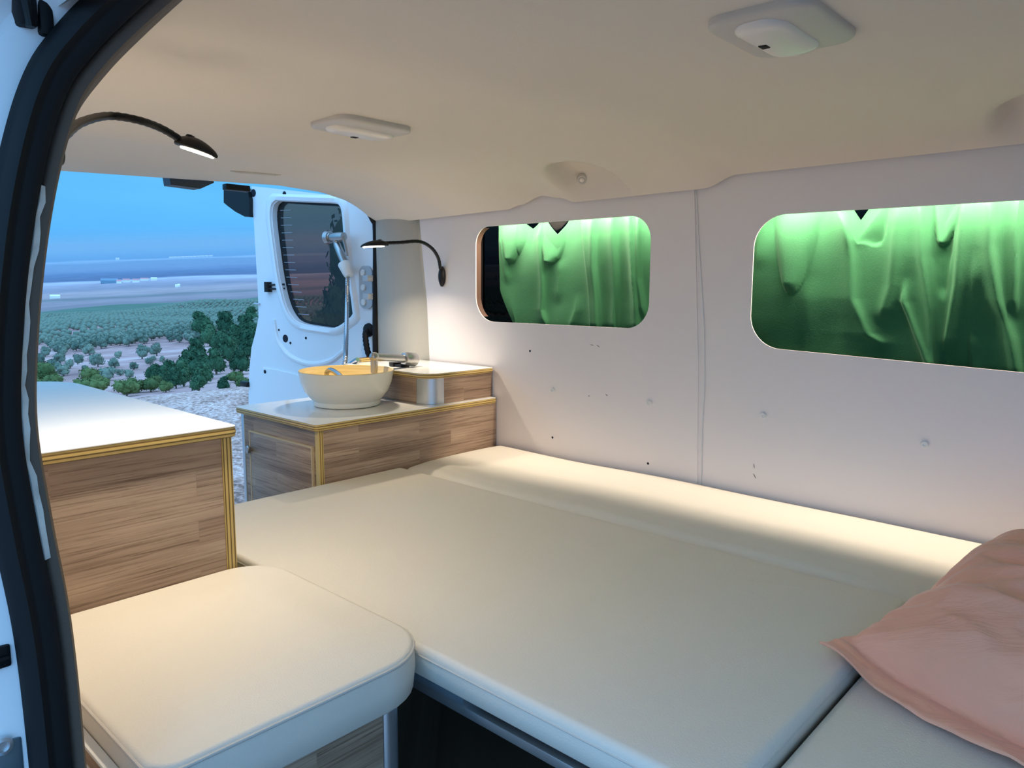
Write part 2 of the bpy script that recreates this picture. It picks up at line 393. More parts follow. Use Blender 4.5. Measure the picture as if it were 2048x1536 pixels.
# near wall (behind the door pillar), bulkhead
mb = MB()
def _nw(u, v):
    z = -.05+1.37*v; x = XR + (-.80-XR)*u
    return Vector((x, interp(z, [(.5, .178), (.9, .162), (1.1, .195), (1.3, .235)]), z))
mb.grid(_nw, 8, 16); mb.grid(lambda u, v: _nw(u, v)-Vector((0, .05, 0)), 8, 16)
struct(mb, 'wall_left', M['panel'], 'white near side wall behind the door pillar', 'wall')
struct(MB().box((XF, .15, -.06), (XF+.02, 1.97, 1.42)), 'wall_front', M['panel'], 'pale bulkhead behind the cab', 'wall')
# rear corner pillar trim (grey) and black rubber seal
def _pil(u, v):
    z = -.05 + 1.33*v; t = 1-z/1.25 if z < 1.25 else 0
    a = Vector((-2.365, 1.788, z)); b = Vector((interp(z, [(0, -2.05), (.727, -2.075), (.95, -2.10), (1.24, -2.14), (1.4, -2.15)]), 1.832, z))
    p = a.lerp(b, u); return p + Vector((.0, -.022, 0))*math.sin(PI*u)**.8
struct(MB().grid(_pil, 14, 20), 'trim_6', M['greytrim'], 'grey plastic rear corner pillar trim behind the sink', 'pillar', angle=60)
mb = MB(); pth = [Vector((-2.372, 1.776, -.2))] + [atx(x_, y_, -2.372) for x_, y_ in ((751, 720), (751, 580), (751, 462), (746, 440), (724, 412), (690, 397))]
pth = crom(pth, 8); mb.tube(pth, [.0115]*(len(pth)-16)+[.0115-.0006*k_ for k_ in range(16)], 10)
struct(mb, 'trim_7', M['rubber'], 'black rubber seal down the rear door opening', 'seal')
struct(MB().box((-2.44, 1.845, -.3), (-2.372, 1.96, 1.30), .01).box((-2.44, 1.845, 1.2), (-2.36, 1.96, 1.42), .01), 'trim_8', M['vanwhite'], 'white body corner at the rear door hinge', 'pillar')
struct(MB().box((-2.45, .15, -.12), (XR, 1.80, -.01), .01), 'trim_9', M['vanwhite'], 'white rear sill under the tail opening', 'sill')

# side door opening: jamb, rubber seal, sealant, pillar trim
path = crom([(-.72, .158, -.2), (-.72, .158, .35), (-.72, .157, .58), (-.72, .154, .70), (-.72, .146, .79), (-.72, .140, .88), (-.72, .146, .96), (-.72, .160, 1.05), (-.72, .178, 1.125), (-.717, .197, 1.178), (-.708, .220, 1.215), (-.688, .243, 1.245), (-.64, .262, 1.270), (-.55, .27, 1.285), (-.3, .272, 1.29), (.36, .272, 1.29)], 6)
def sweep(prof, zr=None, jag=0):
    rs = []; Fv = Vector((1, 0, 0)); rj = random.Random(5)
    for i, p in enumerate(path):
        T = (path[min(i+1, len(path)-1)]-path[max(i-1, 0)]).normalized()
        Fv = (Fv - T*Fv.dot(T)).normalized(); S = T.cross(Fv)
        if S.y < 0: S = -S
        if zr and not zr[0] < p.z < zr[1]: continue
        w = 1+jag*rj.uniform(-1, .6); a0 = prof[0][0]
        rs.append([p + S*(a0+(a-a0)*w) + Fv*b for a, b in prof])
    return rs
struct(MB().rings(sweep([(.002, -.012), (-.001, .004), (.004, .013), (.011, .016), (.016, .0125), (.0185, .012), (.024, .0135), (.0305, .010), (.032, .0), (.0315, -.012)])), 'trim_10', M['rubber'], 'thick black rubber seal around the side door opening', 'seal', angle=50)
struct(MB().rings(sweep([(.0285, -.012), (.0295, .004), (.032, .0065), (.0365, .0045), (.037, -.012)], (.76, 1.10), .28)), 'trim_11', M['foam'], 'chipped pale sealant strip beside the door seal', 'seal')
struct(MB().rings(sweep([(.0315, -.03), (.032, .000), (.036, .0035), (.042, .003), (.0455, -.004), (.048, -.02), (.060, -.07), (.055, -.07)])), 'trim_12', M['brown'], 'brown grey pillar trim beside the door seal', 'trim', angle=50)
def _jm(u, v):
    i = int(round(v*(len(path)-1))); p = path[min(i, 84)]
    y0 = p.y+.004; k = [(0, -.006), (.018, -.008), (.030, -.012), (.036, -.022), (.075, -.028), (.082, -.012), (.12, -.006), (.16, -.05)]
    j = u*(len(k)-1); a = k[int(round(j))]
    return Vector((p.x + a[1], y0-a[0], p.z))
mb = MB(); mb.grid(_jm, 7, 70)
struct(mb, 'door_frame', M['vanwhite'], 'white painted door jamb left of the black seal', 'door frame', angle=25)
def jpx(x, y, X=-.728): return atx(x, y, X)
th = thing('door_catch', 'black door catch block set in the jamb near the bottom left corner', 'catch', jpx(6, 1310))
p = jpx(4, 1312); build(MB().box((p.x-.012, p.y-.03, p.z-.010), (p.x+.004, p.y+.006, p.z+.010), .002).box((p.x+.0035, p.y-.03, p.z-.002), (p.x+.006, p.y+.004, p.z+.001)), 'catch_block', M['black'], th)
th = thing('door_lock', 'metal door lock plate at the bottom left of the door jamb', 'lock', jpx(18, 1500))
p = jpx(16, 1505); build(MB().box((p.x-.012, p.y-.03, p.z-.03), (p.x+.003, p.y+.011, p.z+.012), .003), 'lock_plate', plain('dull zinc', (120, 140, 150), .4, metal=.7), th)
p = jpx(2, 1488); build(MB().lathe([(.008, 0), (.008, .003), (.005, .004), (.0045, .001), (.001, .001)], p+Vector((.003, 0, 0)), (1, 0, 0), 16), 'lock_rivet', M['alu'], th)
th = thing('door_bumper', 'black ribbed rubber bumper on the jamb in the top left corner', 'bumper', jpx(45, 30, -.715))
p = jpx(44, 20, -.715)
for k, (dx, dz, r) in enumerate(((0, 0, .006), (-.003, -.008, .0075), (.0, .012, .008))): pass
build(MB().box((p.x-.02, p.y-.004, p.z-.012), (p.x+.006, p.y+.010, p.z+.014), .003).box((p.x-.02, p.y+.011, p.z-.016), (p.x+.004, p.y+.022, p.z+.012), .003), 'bumper_block', M['rubber'], th)
build(MB().tube([p+Vector((.008, .000, .014)), p+Vector((.008, .003, -.014))], .0035, 10), 'bumper_rib', M['black'], th)

# ------------------------------------------------------------------ upholstery
def cushion(x0, x1, y0, y1, zt, thk, r, dome=.006, er=.014, sag=0):
    """padded slab: outline rounded rectangle, rounded rims, slightly domed top"""
    rs = []; n = 8
    def ring(inset, z): return [Vector((x, y, z)) for x, y in rrect(x0, x1, y0, y1, r, n, inset)]
    zb = zt-thk
    rs.append(ring(er*1.6, zb)); rs.append(ring(er*.5, zb+.001)); rs.append(ring(.002, zb+er*.4)); rs.append(ring(-.0015, zb+thk*.5))
    for k in range(7):
        a = PI/2*k/6; rs.append(ring(er*(1-math.cos(a)), zt-er+er*math.sin(a)))
    cx, cy = (x0+x1)/2, (y0+y1)/2; base = ring(er, zt)
    for k in range(1, 13):
        s = 1-(k/13); q = 1-s
        rs.append([Vector((cx+(p.x-cx)*s, cy+(p.y-cy)*s, zt+dome*smooth(0, .5, q))) for p in base])
    return MB().rings(rs), ring
def piping(ring, z, inset=0.0, r=.0025):
    pts = ring(inset, z); pts.append(pts[0]); return MB().tube(pts, r, 8, False)
# main mattress
root = thing('mattress_cushion', 'large cream vinyl mattress cushion in the middle of the bed', 'cushion', (-1.03, 1.04, .405))
mb, rg = cushion(-1.737, -.325, .688, 1.390, .459, .052, .02, .003, .012)
build(mb, 'cover', M['vinyl'], root, 60); build(piping(rg, .4445, .0004, .0018), 'piping', M['vinyl2'], root)
# wall cushion with a fatter, rolled edge
root = thing('wall_cushion', 'long narrow cream cushion against the white far wall', 'cushion', (-.65, 1.6, .40))
mb = MB()
def _wc(u, v):
    x = -1.738 + 2.55*u
    # section from the seam over the top to the wall
    t = v
    prof = [(1.392, .405), (1.394, .43), (1.400, .446), (1.425, .4585), (1.48, .464), (1.58, .467), (1.68, .467), (1.76, .466), (1.800, .464), (1.812, .455), (1.8145, .43), (1.8145, .405)]
    k = t*(len(prof)-1); i = min(int(k), len(prof)-2); f = k-i
    y = prof[i][0]*(1-f)+prof[i+1][0]*f; z = prof[i][1]*(1-f)+prof[i+1][1]*f
    wob = .004*math.sin(x*5.2)+.003*math.sin(x*11+1)
    if .4 < z and .1 < t < .95: z += wob*(.5 if t > .3 else 1)*math.sin(PI*t)
    y += .003*math.sin(x*7+t*3)*math.sin(PI*t)
    e = smooth(0, .02, min(u, 1-u)*2.55/2.5)
    z = .405 + (z-.405)*(.82+.18*math.sqrt(max(0, 1-(1-e)**2)))
    return Vector((x, y, z))
mb.grid(_wc, 170, 44)
r0 = [_wc(0, j/44) for j in range(45)]; r1 = [_wc(1, j/44) for j in range(45)]
mb.add(r0, [tuple(range(45))]); mb.add(r1, [tuple(range(44, -1, -1))])
build(mb, 'cover', M['vinyl'], root, 60)
# front seat cushion
root = thing('seat_cushion', 'cream vinyl cushion at the lower right corner, under the pink pillow', 'cushion', (.1, 1.05, .39))
mb, rg = cushion(-.319, .62, .60, 1.386, .438, .055, .025, .004, .014)
build(mb, 'cover', M['vinyl'], root, 60); build(piping(rg, .424, .0006, .0018), 'piping', M['vinyl2'], root)
# stool cushion
root = thing('stool', 'padded cream stool with wood laminate sides in front of the left cabinet', 'stool', (-1.02, .48, 0))
mb, rg = cushion(-1.272, -.768, .276, .684, .485, .070, [.095, .085, .03, .035], .009, .009)
build(mb, 'cushion', M['vinyl'], root, 60)
build(piping(rg, .4785, .0008, .0026), 'piping', M['vinyl2'], root)
build(MB().box((-1.262, .282, .396), (-.82, .640, .4135), .003), 'seat_board', M['plyz'], root)
build(MB().box((-1.24, .2705, 0), (-.815, .2755, .4220)), 'side_panel', M['worktop'], root)['label'] = 'white side panel'
build(MB().box((-.827, .315, .0), (-.815, .612, .394)), 'front_panel', M['wood'], root)
build(MB().box((-1.24, .628, 0), (-.845, .640, .394)), 'side_panel', M['wood'], root)
build(MB().box((-.84, .6125, 0), (-.812, .642, .395), .010, 4), 'corner_post', M['alu'], root)
build(MB().box((-1.255, .2625, .4275), (-.80, .2725, .4480)), 'edge_strip', M['wood'], root)
build(MB().box((-1.256, .2610, .4482), (-.798, .2735, .4530), .001).box((-1.256, .2610, .4225), (-.798, .2735, .4273), .001), 'edge_band', M['whiteplastic'], root)['label'] = 'cream edge band'
# bed frame
root = thing('bed_frame', 'low bed frame with metal rail under the edge of the mattress', 'bed frame', (-1.0, 1.0, 0))
build(MB().box((-1.74, .742, .338), (-.325, .762, .354), .002), 'rail', M['alu'], root)
build(MB().box((-1.74, .760, .355), (-.787, .772, .406)), 'face_panel', plain('blue grey board', (150, 165, 175), .6), root)
build(MB().box((-.786, .745, .354), (-.778, .775, .406)), 'divider', M['alu'], root)
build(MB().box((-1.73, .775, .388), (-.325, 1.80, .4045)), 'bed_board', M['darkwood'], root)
for (x, y) in ((-1.70, .8), (-1.70, 1.76), (-.35, .8), (-.35, 1.76)):
    build(MB().box((x-.015, y-.015, 0), (x+.015, y+.015, .388), .003), 'leg', M['alu'], root)
root = thing('seat_box', 'low wooden box under the lower right cushion', 'box', (.1, 1.05, 0))
build(MB().box((-.29, .64, 0), (.75, 1.80, .382), .004), 'body', M['wood'], root)

# pillow
def pillow():
    a = Vector((-.366, 1.070, 0)); ux = Vector((.915, -.40, 0)).normalized(); uy = Vector((.22, .975, 0)).normalized(); LX, LY = .80, .64
    m = MB(); N = 150
    def f(u, v, top):
        # u along near edge, v away from the camera; flange all round
        fl = .055
        du = min(u, 1-u)*LX; dv = min(v, 1-v)*LY
        b = min(1, max(0, (du-.010)/.17)); c = min(1, max(0, (dv-fl)/.22))
        body = (b*(2-b))**.55*(c*(2-c))**.55 if b > 0 and c > 0 else 0
        p = a + ux*(u*LX) + uy*(v*LY)
        # edges pulled in between the corners
        p += uy*(.018*math.sin(PI*u))*(1-2*v) + ux*(.016*math.sin(PI*v))*(1-2*u)
        a_, b_ = u*LX, v*LY; wr = (.5-abs(mnoise.noise(Vector((a_*5, b_*16+a_*2, 3.1)))))*.020 + (.5-abs(mnoise.noise(Vector((a_*11-b_*4, b_*34, 1.7)))))*.010 + (.5-abs(mnoise.noise(Vector((a_*12, b_*5, 7.7)))))*.006 - .014
        edgewave = .005*math.sin(u*23)+.004*math.sin(v*19+1) + .004*mnoise.noise(Vector((u*14, v*14, 0)))
        k = smooth(0, .05, min(du, dv))
        if body <= 0:
            h = .010 + edgewave*(1-smooth(0, fl, min(du, dv)))*.9 - .005*smooth(fl*.6, fl, dv)
        else: h = .008 + .158*body
        h += wr*(.5+body)
        base = .470 - .022*smooth(-.36, -.25, p.x)*(1-smooth(1.26, 1.36, p.y))
        z = base + h if top else base + .001 + min(.0, 0) + .0*h
        if not top: z = base + max(0, h-.006) if body <= 0 else base + .004
        return Vector((p.x, p.y, max(z, base+.0005)))
    m.grid(lambda u, v: f(u, v, True), N, N); 
    m.grid(lambda u, v: f(u, v, True) - Vector((0, 0, .004)) if min(min(u, 1-u)*LX, min(v, 1-v)*LY) < .06 else f(u, v, False), N, N)
    # close rim
    rim = [(i/N, 0) for i in range(N)] + [(1, i/N) for i in range(N)] + [(1-i/N, 1) for i in range(N)] + [(0, 1-i/N) for i in range(N)]
    r0 = [f(u, v, True) for u, v in rim]; r1 = [p-Vector((0, 0, .004)) for p in r0]
    m.rings([r0, r1], False, False)
    # stitched seam between flange and body
    s = MB(); seam = []
    for (u, v) in [(x/60, (.055/.64)) for x in range(5, 56)]: seam.append(f(u, v, True)+Vector((0, 0, -.0005)))
    s.tube(seam, .0016, 6)
    return m, s
root = thing('pillow', 'wrinkled pink satin pillow with a flat hem on the lower right of the bed', 'pillow', (0, 1.2, .47))
pm, ps = pillow()
build(pm, 'pillow_case', M['satin'], root, 80); build(ps, 'seam', plain('pink thread', (176, 100, 84), .7), root)

# ------------------------------------------------------------------ left cabinet
ZC = .748
root = thing('cabinet', 'low wood laminate cabinet with white worktop on the left, behind the stool', 'cabinet', (-1.75, .45, 0))
PX = aty(470, 850, .648)
build(MB().slab(rrect(-2.26, -1.268, .235, .640, [.012, .14, .02, .012], 8), [], .0015, lambda u, v, w: Vector((u, v, ZC-.0015+w))), 'worktop', M['worktop'], root)
mb = MB(); o_ = rrect(-2.26, -1.268, .235, .640, [.012, .14, .02, .012], 8)
rs = []
for ins, z in ((.004, -.0205), (.001, -.019), (-.001, -.011), (.001, -.003), (.003, -.0014)):
    rs.append([Vector((x, y, ZC+z)) for x, y in rrect(-2.26, -1.268, .235, .640, [.012, .14, .02, .012], 8, ins)])
mb.rings(rs)
build(mb, 'worktop_edge', M['plyz'], root)['label'] = 'yellow plywood edge'
build(MB().box((-1.288, .24, 0), (-1.276, .611, ZC-.021)), 'front_panel', M['wood'], root)
build(MB().box((-2.22, .6115, 0), (-1.274, .630, ZC-.021)), 'side_panel', M['plyy'], root)['label'] = 'layered plywood edge of the side panel'
build(MB().box((-2.23, .24, 0), (-2.215, .6115, ZC-.021)), 'back_panel', M['wood'], root)

# ------------------------------------------------------------------ sink cabinet
root = thing('sink_cabinet', 'wood laminate sink cabinet with glossy white counter, against the far wall', 'cabinet', (-1.97, 1.47, 0))
ZK = .626
def topslab(x0, x1, y0, y1, r, z, th, root, nm):
    build(MB().slab(rrect(x0, x1, y0, y1, r, 6), [], .0012, lambda u, v, w: Vector((u, v, z-.0012+w))), nm, M['worktop'], root)
    rs = []
    for ins, dz in ((.004, -th), (.001, -th+.002), (-.001, -th*.5), (.001, -.003), (.0025, -.0011)):
        rs.append([Vector((x, y, z+dz)) for x, y in rrect(x0, x1, y0, y1, r, 6, ins)])
    build(MB().rings(rs), nm+'_edge', M['plyz'], root)['label'] = 'yellow plywood edge'
topslab(-2.195, -1.735, 1.098, 1.812, [.012, .01, .02, .012], ZK, .019, root, 'counter')
build(MB().box((-1.757, 1.128, 0), (-1.745, 1.816, ZK-.0195)), 'front_panel', M['wood'], root)
build(MB().box((-1.762, 1.112, 0), (-1.745, 1.1275, ZK-.0195)), 'corner_edge', M['plyy'], root)['label'] = 'layered plywood edge at the corner'
build(MB().box((-2.168, 1.116, .572), (-1.7625, 1.128, ZK-.0195)), 'fascia', M['wood'], root)
build(MB().box((-2.168, 1.118, 0), (-1.7625, 1.128, .5715)), 'door_surround', M['wood'], root)
dr = build(MB().box((-2.128, 1.112, .06), (-1.785, 1.1175, .552), .0015), 'door', M['wood'], root)
mb = MB()
for a, b in (((-2.133, 1.1115, .552), (-1.780, 1.1185, .5565)), ((-1.7845, 1.1115, .06), (-1.780, 1.1185, .552)), ((-2.133, 1.1115, .06), (-2.1285, 1.1185, .552))): mb.box(a, b)
build(mb, 'door_edging', plain('cream edge band', (214, 190, 150), .5), root)
kp = aty(496, 897, 1.112)
build(MB().lathe([(.006, 0), (.006, .004), (.012, .006), (.013, .010), (.010, .013), (.0001, .014)], Vector((kp.x+.016, 1.112, kp.z)), (0, -1, 0), 20), 'knob', M['chrome'], dr)
build(MB().box((-2.19, 1.116, 0), (-2.1685, 1.14, ZK-.0195), .006, 3), 'corner_post', M['alu'], root)
build(MB().box((-2.19, 1.14, 0), (-2.175, 1.816, ZK-.0195)), 'back_panel', M['wood'], root)
# raised shelf on the counter
root = thing('shelf', 'raised white topped shelf with wood sides on the sink counter', 'shelf', (-1.97, 1.66, ZK))
topslab(-2.215, -1.752, 1.517, 1.812, [.01, .01, .01, .05], .728, .017, root, 'shelf_top')
build(MB().box((-2.19, 1.530, ZK+.0005), (-1.825, 1.540, .7105)), 'side_panel', M['wood'], root)
build(MB().box((-1.774, 1.594, ZK+.0005), (-1.763, 1.8145, .7105)), 'front_panel', M['wood'], root)
mb = MB(); pts = []
for k in range(13):
    a = -PI/2 + PI/2*k/12; pts.append((-1.825+.062*math.cos(a), 1.592+.062*math.sin(a)))
pts = [(-1.826, 1.530)]+pts+[(-1.763, 1.593)]
inn = [(x-.008 if i > 6 else x-.004, y+.008) for i, (x, y) in enumerate(pts)]
mb.slab(pts+inn[::-1], [], .084, lambda u, v, w: Vector((u, v, ZK+.0005+w)))
build(mb, 'corner_post', M['alu'], root)['label'] = 'rounded aluminium corner'
build(MB().box((-2.245, 1.60, .700), (-2.2155, 1.67, .742), .002), 'back_upstand', M['plyz'], root)

# ------------------------------------------------------------------ basin, tap, shower
BC = Vector((-1.972, 1.366, ZK))
root = thing('basin', 'round white vessel basin with yellow bamboo inside on the sink counter', 'basin', BC)
build(MB().lathe([(.0001, .0005), (.098, .0005), (.104, .003), (.106, .010), (.1045, .017), (.116, .028), (.131, .048), (.1415, .074), (.1470, .102), (.1485, .1105)], BC, (0, 0, 1), 64, False), 'bowl', M['ceramic'], root, 50)
build(MB().lathe([(.1485, .1105), (.1475, .1125), (.1445, .112), (.1365, .090), (.117, .055), (.085, .030), (.03, .022), (.0001, .022)], BC, (0, 0, 1), 64, False), 'bowl_inside', M['bamboo'], root, 50)
build(MB().lathe([(.020, .0225), (.020, .025), (.012, .0255), (.0001, .024)], BC, (0, 0, 1), 24), 'drain', M['chrome'], root)
# folding tap
tb = aty(822, 722, 1.63); el = aty(748, 714, 1.462); tb.z = .7535
root = thing('tap', 'chrome folding tap reaching from the raised shelf over the basin', 'tap', (tb.x, tb.y, .728))
d = (el-tb).normalized(); d0 = d
build(MB().lathe([(.0001, -.020), (.021, -.020), (.023, -.017), (.023, .022), (.021, .025), (.021, .034), (.018, .036), (.0001, .036)], tb, d, 28), 'body', M['chrome'], root)
build(MB().box((tb.x-.055, tb.y-.045, .7282), (tb.x+.002, tb.y-.008, .737), .002).box((tb.x-.06, tb.y-.05, .7282), (tb.x-.035, tb.y-.01, .762), .004), 'clip', M['black'], root)
build(MB().tube([tb+d*.02, tb.lerp(el, .5), el], [.014, .0135, .013], 18), 'spout', M['chrome'], root)
build(MB().lathe([(.0001, -.016), (.008, -.015), (.014, -.008), (.016, 0), (.014, .008), (.008, .015), (.0001, .016)], el, (0, 0, 1), 20), 'elbow', M['chrome'], root)
nz = el+Vector((-.001, -.008, -.072))
build(MB().tube([el+Vector((0, 0, -.008)), el+Vector((0, 0, -.03)), el+Vector((0, -.001, -.052))], [.012, .0115, .011], 18).tube(crom([el+Vector((0, -.001, -.05)), nz, nz+Vector((-.02, -.02, -.022))], 6), .007, 14), 'nozzle', M['chrome'], root)
# looped drain hose in the bowl
hs = [aty(651, 766, 1.385), aty(652, 748, 1.385), aty(660, 740, 1.382), aty(672, 745, 1.375), aty(682, 754, 1.368), aty(692, 765, 1.36)]
mb = MB(); cp = crom(hs, 10)
mb.tube(cp, [.0072+.0010*(i % 2) for i in range(len(cp))], 14)
tag(build(mb, 'hose', M['chromehose'], loc=hs[0]), 'short looped steel hose hooked over the rim of the basin', 'hose')

# rear door geometry frame
HN = Vector((-2.425, 1.80, 0)); DA = math.radians(-172)
DD = Vector((math.cos(DA), math.sin(DA), 0)); DN = Vector((-DD.y, DD.x, 0))
if DN.dot(-HN) < 0: DN = -DN                         # inner face looks at the camera side
def dpl(px, py, off=0):
    r = ray(px, py); t = ((HN+DN*off-CAM).dot(DN))/r.dot(DN); P = CAM+r*t
    return ((P-HN).dot(DD), P.z)
def dw(d, z, w=0): return HN + DD*d + Vector((0, 0, z)) + DN*w
edge = [dpl(*p) for p in ((503, 372), (504, 400), (508, 450), (512, 520), (516, 590), (517, 635), (511, 665), (503, 695), (499, 735), (497, 790), (497, 850))]
edge.append((edge[-1][0], -.35))
topc = [dpl(*p) for p in ((745, 441), (722, 412), (700, 398), (660, 390), (600, 383), (540, 376))]
outl = edge + [(-.07, -.35), (-.07, topc[0][1]-.04)] + topc[0:]
wn = [dpl(*p) for p in ((556, 402), (620, 405), (668, 407), (680, 412), (686, 428), (690, 480), (697, 545), (706, 615), (706, 628), (694, 640), (670, 655), (640, 653), (600, 645), (582, 628), (570, 600), (560, 555), (552, 500), (545, 440), (547, 412))]
wn = [tuple(p) for p in crom([Vector((a, b, 0)) for a, b in wn+[wn[0]]], 4)][:-1]; wn = [(p[0], p[1]) for p in wn]
door = struct(MB().slab(outl, [wn], .045, lambda u, v, w: dw(u, v, -w)), 'door_1', M['vanwhite'], 'open white rear door with a tinted window', 'door')
cxw = sum(p[0] for p in wn)/len(wn); czw = sum(p[1] for p in wn)/len(wn)
gl = build(MB().slab([(cxw+(a-cxw)*1.03, czw+(b-czw)*1.03) for a, b in wn], [], .004, lambda u, v, w: dw(u, v, -.026-w)), 'window_pane', M['tint'], door)
# frit band on the glass and the heater line ends
mb = MB()
inn = []
for a, b in wn:
    k = .93 if a < cxw else .84
    inn.append((cxw+(a-cxw)*k, czw+(b-czw)*.965))
mb.rings([[dw(cxw+(a-cxw)*1.02, czw+(b-czw)*1.02, -.0252) for a, b in wn], [dw(a, b, -.0246) for a, b in inn]], False, False)
build(mb, 'glass_border', M['black'], gl)
ml = plain('pale heater line', (150, 160, 168), .5)
mb = MB()
for k in range(15):
    z0 = dpl(553, 420)[1] + (dpl(583, 628)[1]-dpl(553, 420)[1])*k/14
    e0 = dpl(interp(420+208*k/14, [(420, 551), (500, 556), (560, 564), (628, 587)]), 420+208*k/14)
    mb.tube([dw(e0[0]-.004, z0, -.023), dw(e0[0]-.075, z0-.002, -.023)], .0014, 6)
build(mb, 'heater_lines', ml, gl)
# pressed frame bead round the window, lower card, swage
def ringo(s, sz): return [(cxw+(a-cxw)*s, czw+(b-czw)*sz) for a, b in wn]
def bead(k0, w0, k1, w1, k2, w2, k3, w3):
    m = MB(); m.rings([[dw(a, b, w) for a, b in ringo(k, 1+(k-1)*.75)] for k, w in ((k0, w0), (k1, w1), (k2, w2), (k3, w3))], False, False); return m
build(bead(1.0, -.02, 1.02, .010, 1.10, .014, 1.17, -.001), 'window_frame', M['vanwhite'], door, 60)
sw = [dpl(*p) for p in ((548, 640), (556, 680), (580, 712), (620, 728), (660, 722), (690, 700))]
build(MB().tube([dw(a, b, -.004) for a, b in [(p.x, p.y) for p in crom([Vector((q[0], q[1], 0)) for q in sw], 6)]], .014, 10), 'pressed_rib', M['vanwhite'], door)
sw = [dpl(*p) for p in ((527, 880), (527, 748), (532, 738), (560, 741), (625, 757), (690, 775), (735, 790))]
cardp = [(p.x, p.y) for p in crom([Vector((q[0], q[1], 0)) for q in sw], 5)] + [(dpl(735, 880)[0], dpl(527, 880)[1])]
build(MB().slab(cardp, [], .008, lambda u, v, w: dw(u, v, w)), 'lower_card', M['vanwhite'], door)
pl = None
for (x, y, rp) in ((571, 677, 7.5), (558, 660, 2.2), (612, 676, 2.6), (581, 686, 2.6), (533, 743, 3.6), (507, 386, 7), (569, 388, 5)):
    a, b = dpl(x, y); P = dw(a, b, .0005 if y < 730 else .0082); r = rp*(P-CAM).length/F
    build(MB().disc(P, DN, r, .0015, 20), 'round_plug', M['hole'], door)['label'] = 'dark round hole plug'
a, b = dpl(540, 574); r = .014
mb = MB(); mb.tube([dw(a+.003, b+.022, .008), dw(a+.003, b-.022, .008)], [.017, .017], 14)
mb.tube([dw(a, b+.008, .012), dw(a-.05, b+.010, .01), dw(a-.085, b+.012, -.012)], .0042, 8).tube([dw(a, b-.008, .012), dw(a-.05, b-.008, .01), dw(a-.085, b-.006, -.012)], .0042, 8)
build(mb, 'wiring_clip', M['black'], door)
a, b = dpl(519, 607); build(MB().tube([dw(a+.03, b, .005), dw(a-.008, b-.002, .006)], .004, 8), 'striker_pin', M['alu'], door)
# black lock housing at the top of the free edge, and lower stop
q = [dpl(*p) for p in ((455, 379), (470, 376), (492, 376), (503, 384), (506, 400), (506, 434), (497, 434), (478, 424), (462, 412), (455, 406))]
build(MB().slab(q, [], .05, lambda u, v, w: dw(u, v, -.03+w)), 'lock_housing', M['black'], door)
a, b = dpl(491, 768); build(MB().box((-.03, -.012, -.012), (.03, .012, .012), .003, 2, Matrix.Translation(dw(a, b, 0))), 'door_stop', M['black'], door)
# hinge with three bolts
a, b = dpl(732, 575)
hg = build(MB().slab([(a+u, b+v) for u, v in rrect(-.042, .03, -.085, .085, .03, 8)], [], .008, lambda u, v, w: dw(u, v, w)).box((-.006, -.03, -.012), (.03, .02, .012), .003, 2, Matrix.Translation(dw(a-.04, b+.035, .02))).box((-.006, -.03, -.012), (.03, .02, .012), .003, 2, Matrix.Translation(dw(a-.04, b-.035, .02))), 'hinge', plain('pale grey metal', (176, 180, 184), .45), door)
for dz in (-.058, 0, .058):
    build(MB().disc(dw(a+.005, b+dz, .008), DN, .013, .007, 16), 'bolt', M['whiteplastic'], hg)
a, b = dpl(738, 660)
build(MB().lathe([(.028, 0), (.026, .008), (.018, .013), (.012, .015), (.0001, .016)], dw(a, b, 0), DN, 20).tube(crom([dw(a, b, .01), dw(a-.01, b-.02, .03), dw(a-.02, b-.08, .03), dw(a-.03, b-.14, .01)], 8), [.011+.002*(i % 2) for i in range(25)], 12), 'cable_grommet', M['rubber'], door)

# latch striker below the rear header
p0 = atx(387, 366, XR)
th = thing('door_striker', 'black door latch striker hanging below the rear header', 'latch', (XR-.02, p0.y, p0.z+.01))
Y0, Y1 = atx(343, 362, XR).y, atx(432, 368, XR).y
build(MB().slab([(Y0, 1.338), (Y0+.003, 1.312), (Y1-.045, 1.309), (Y1, 1.332), (Y1, 1.338)], [], .05, lambda u, v, w: Vector((XR-.014-w, u, v))), 'striker_cover', plain('dark grey metal', (52, 62, 74), .5), th)
p0 = atx(476, 382, XR-.03)
build(MB().box((XR-.05, p0.y-.045, p0.z), (XR-.02, p0.y+.04, p0.z+.02), .003), 'striker_bracket', M['black'], th)

# shower handset on its holder at the door window frame
OFF = .055
def sp(x, y, o=OFF): a, b = dpl(x, y, o); return dw(a, b, o)
root = thing('hand_shower', 'chrome hand shower with steel hose hanging in front of the rear door window', 'shower', sp(690, 535))
hp = [(684, 545), (688, 575), (692, 620), (693, 670), (692, 715), (691, 745)]
bot = Vector((-2.235, 1.575, .735))
pts = [sp(x, y) for x, y in hp[:4]]
pts = [sp(695, 540), sp(695, 560), sp(694, 610)] + [sp(693, 670).lerp(Vector(aty(692, 672, 1.62)), .6), Vector(aty(691, 715, 1.575)), Vector(aty(690, 734, 1.56)), Vector((-2.17, 1.552, .744))]
cp = crom(pts, 22)
build(MB().tube(cp, [.0078+.0014*(i % 2) for i in range(len(cp))], 12), 'hose', M['chromehose'], root)
h0, h1 = sp(694, 535), sp(672, 485)
build(MB().tube([h0, h0.lerp(h1, .12), h0.lerp(h1, .14), h0.lerp(h1, .5), h0.lerp(h1, .92), h0.lerp(h1, .95), h1], [.013, .013, .0155, .016, .0145, .012, .012], 18), 'handle', M['chrome'], root)
he = sp(672, 474); dirh = (sp(655, 472) - sp(690, 470)).normalized()
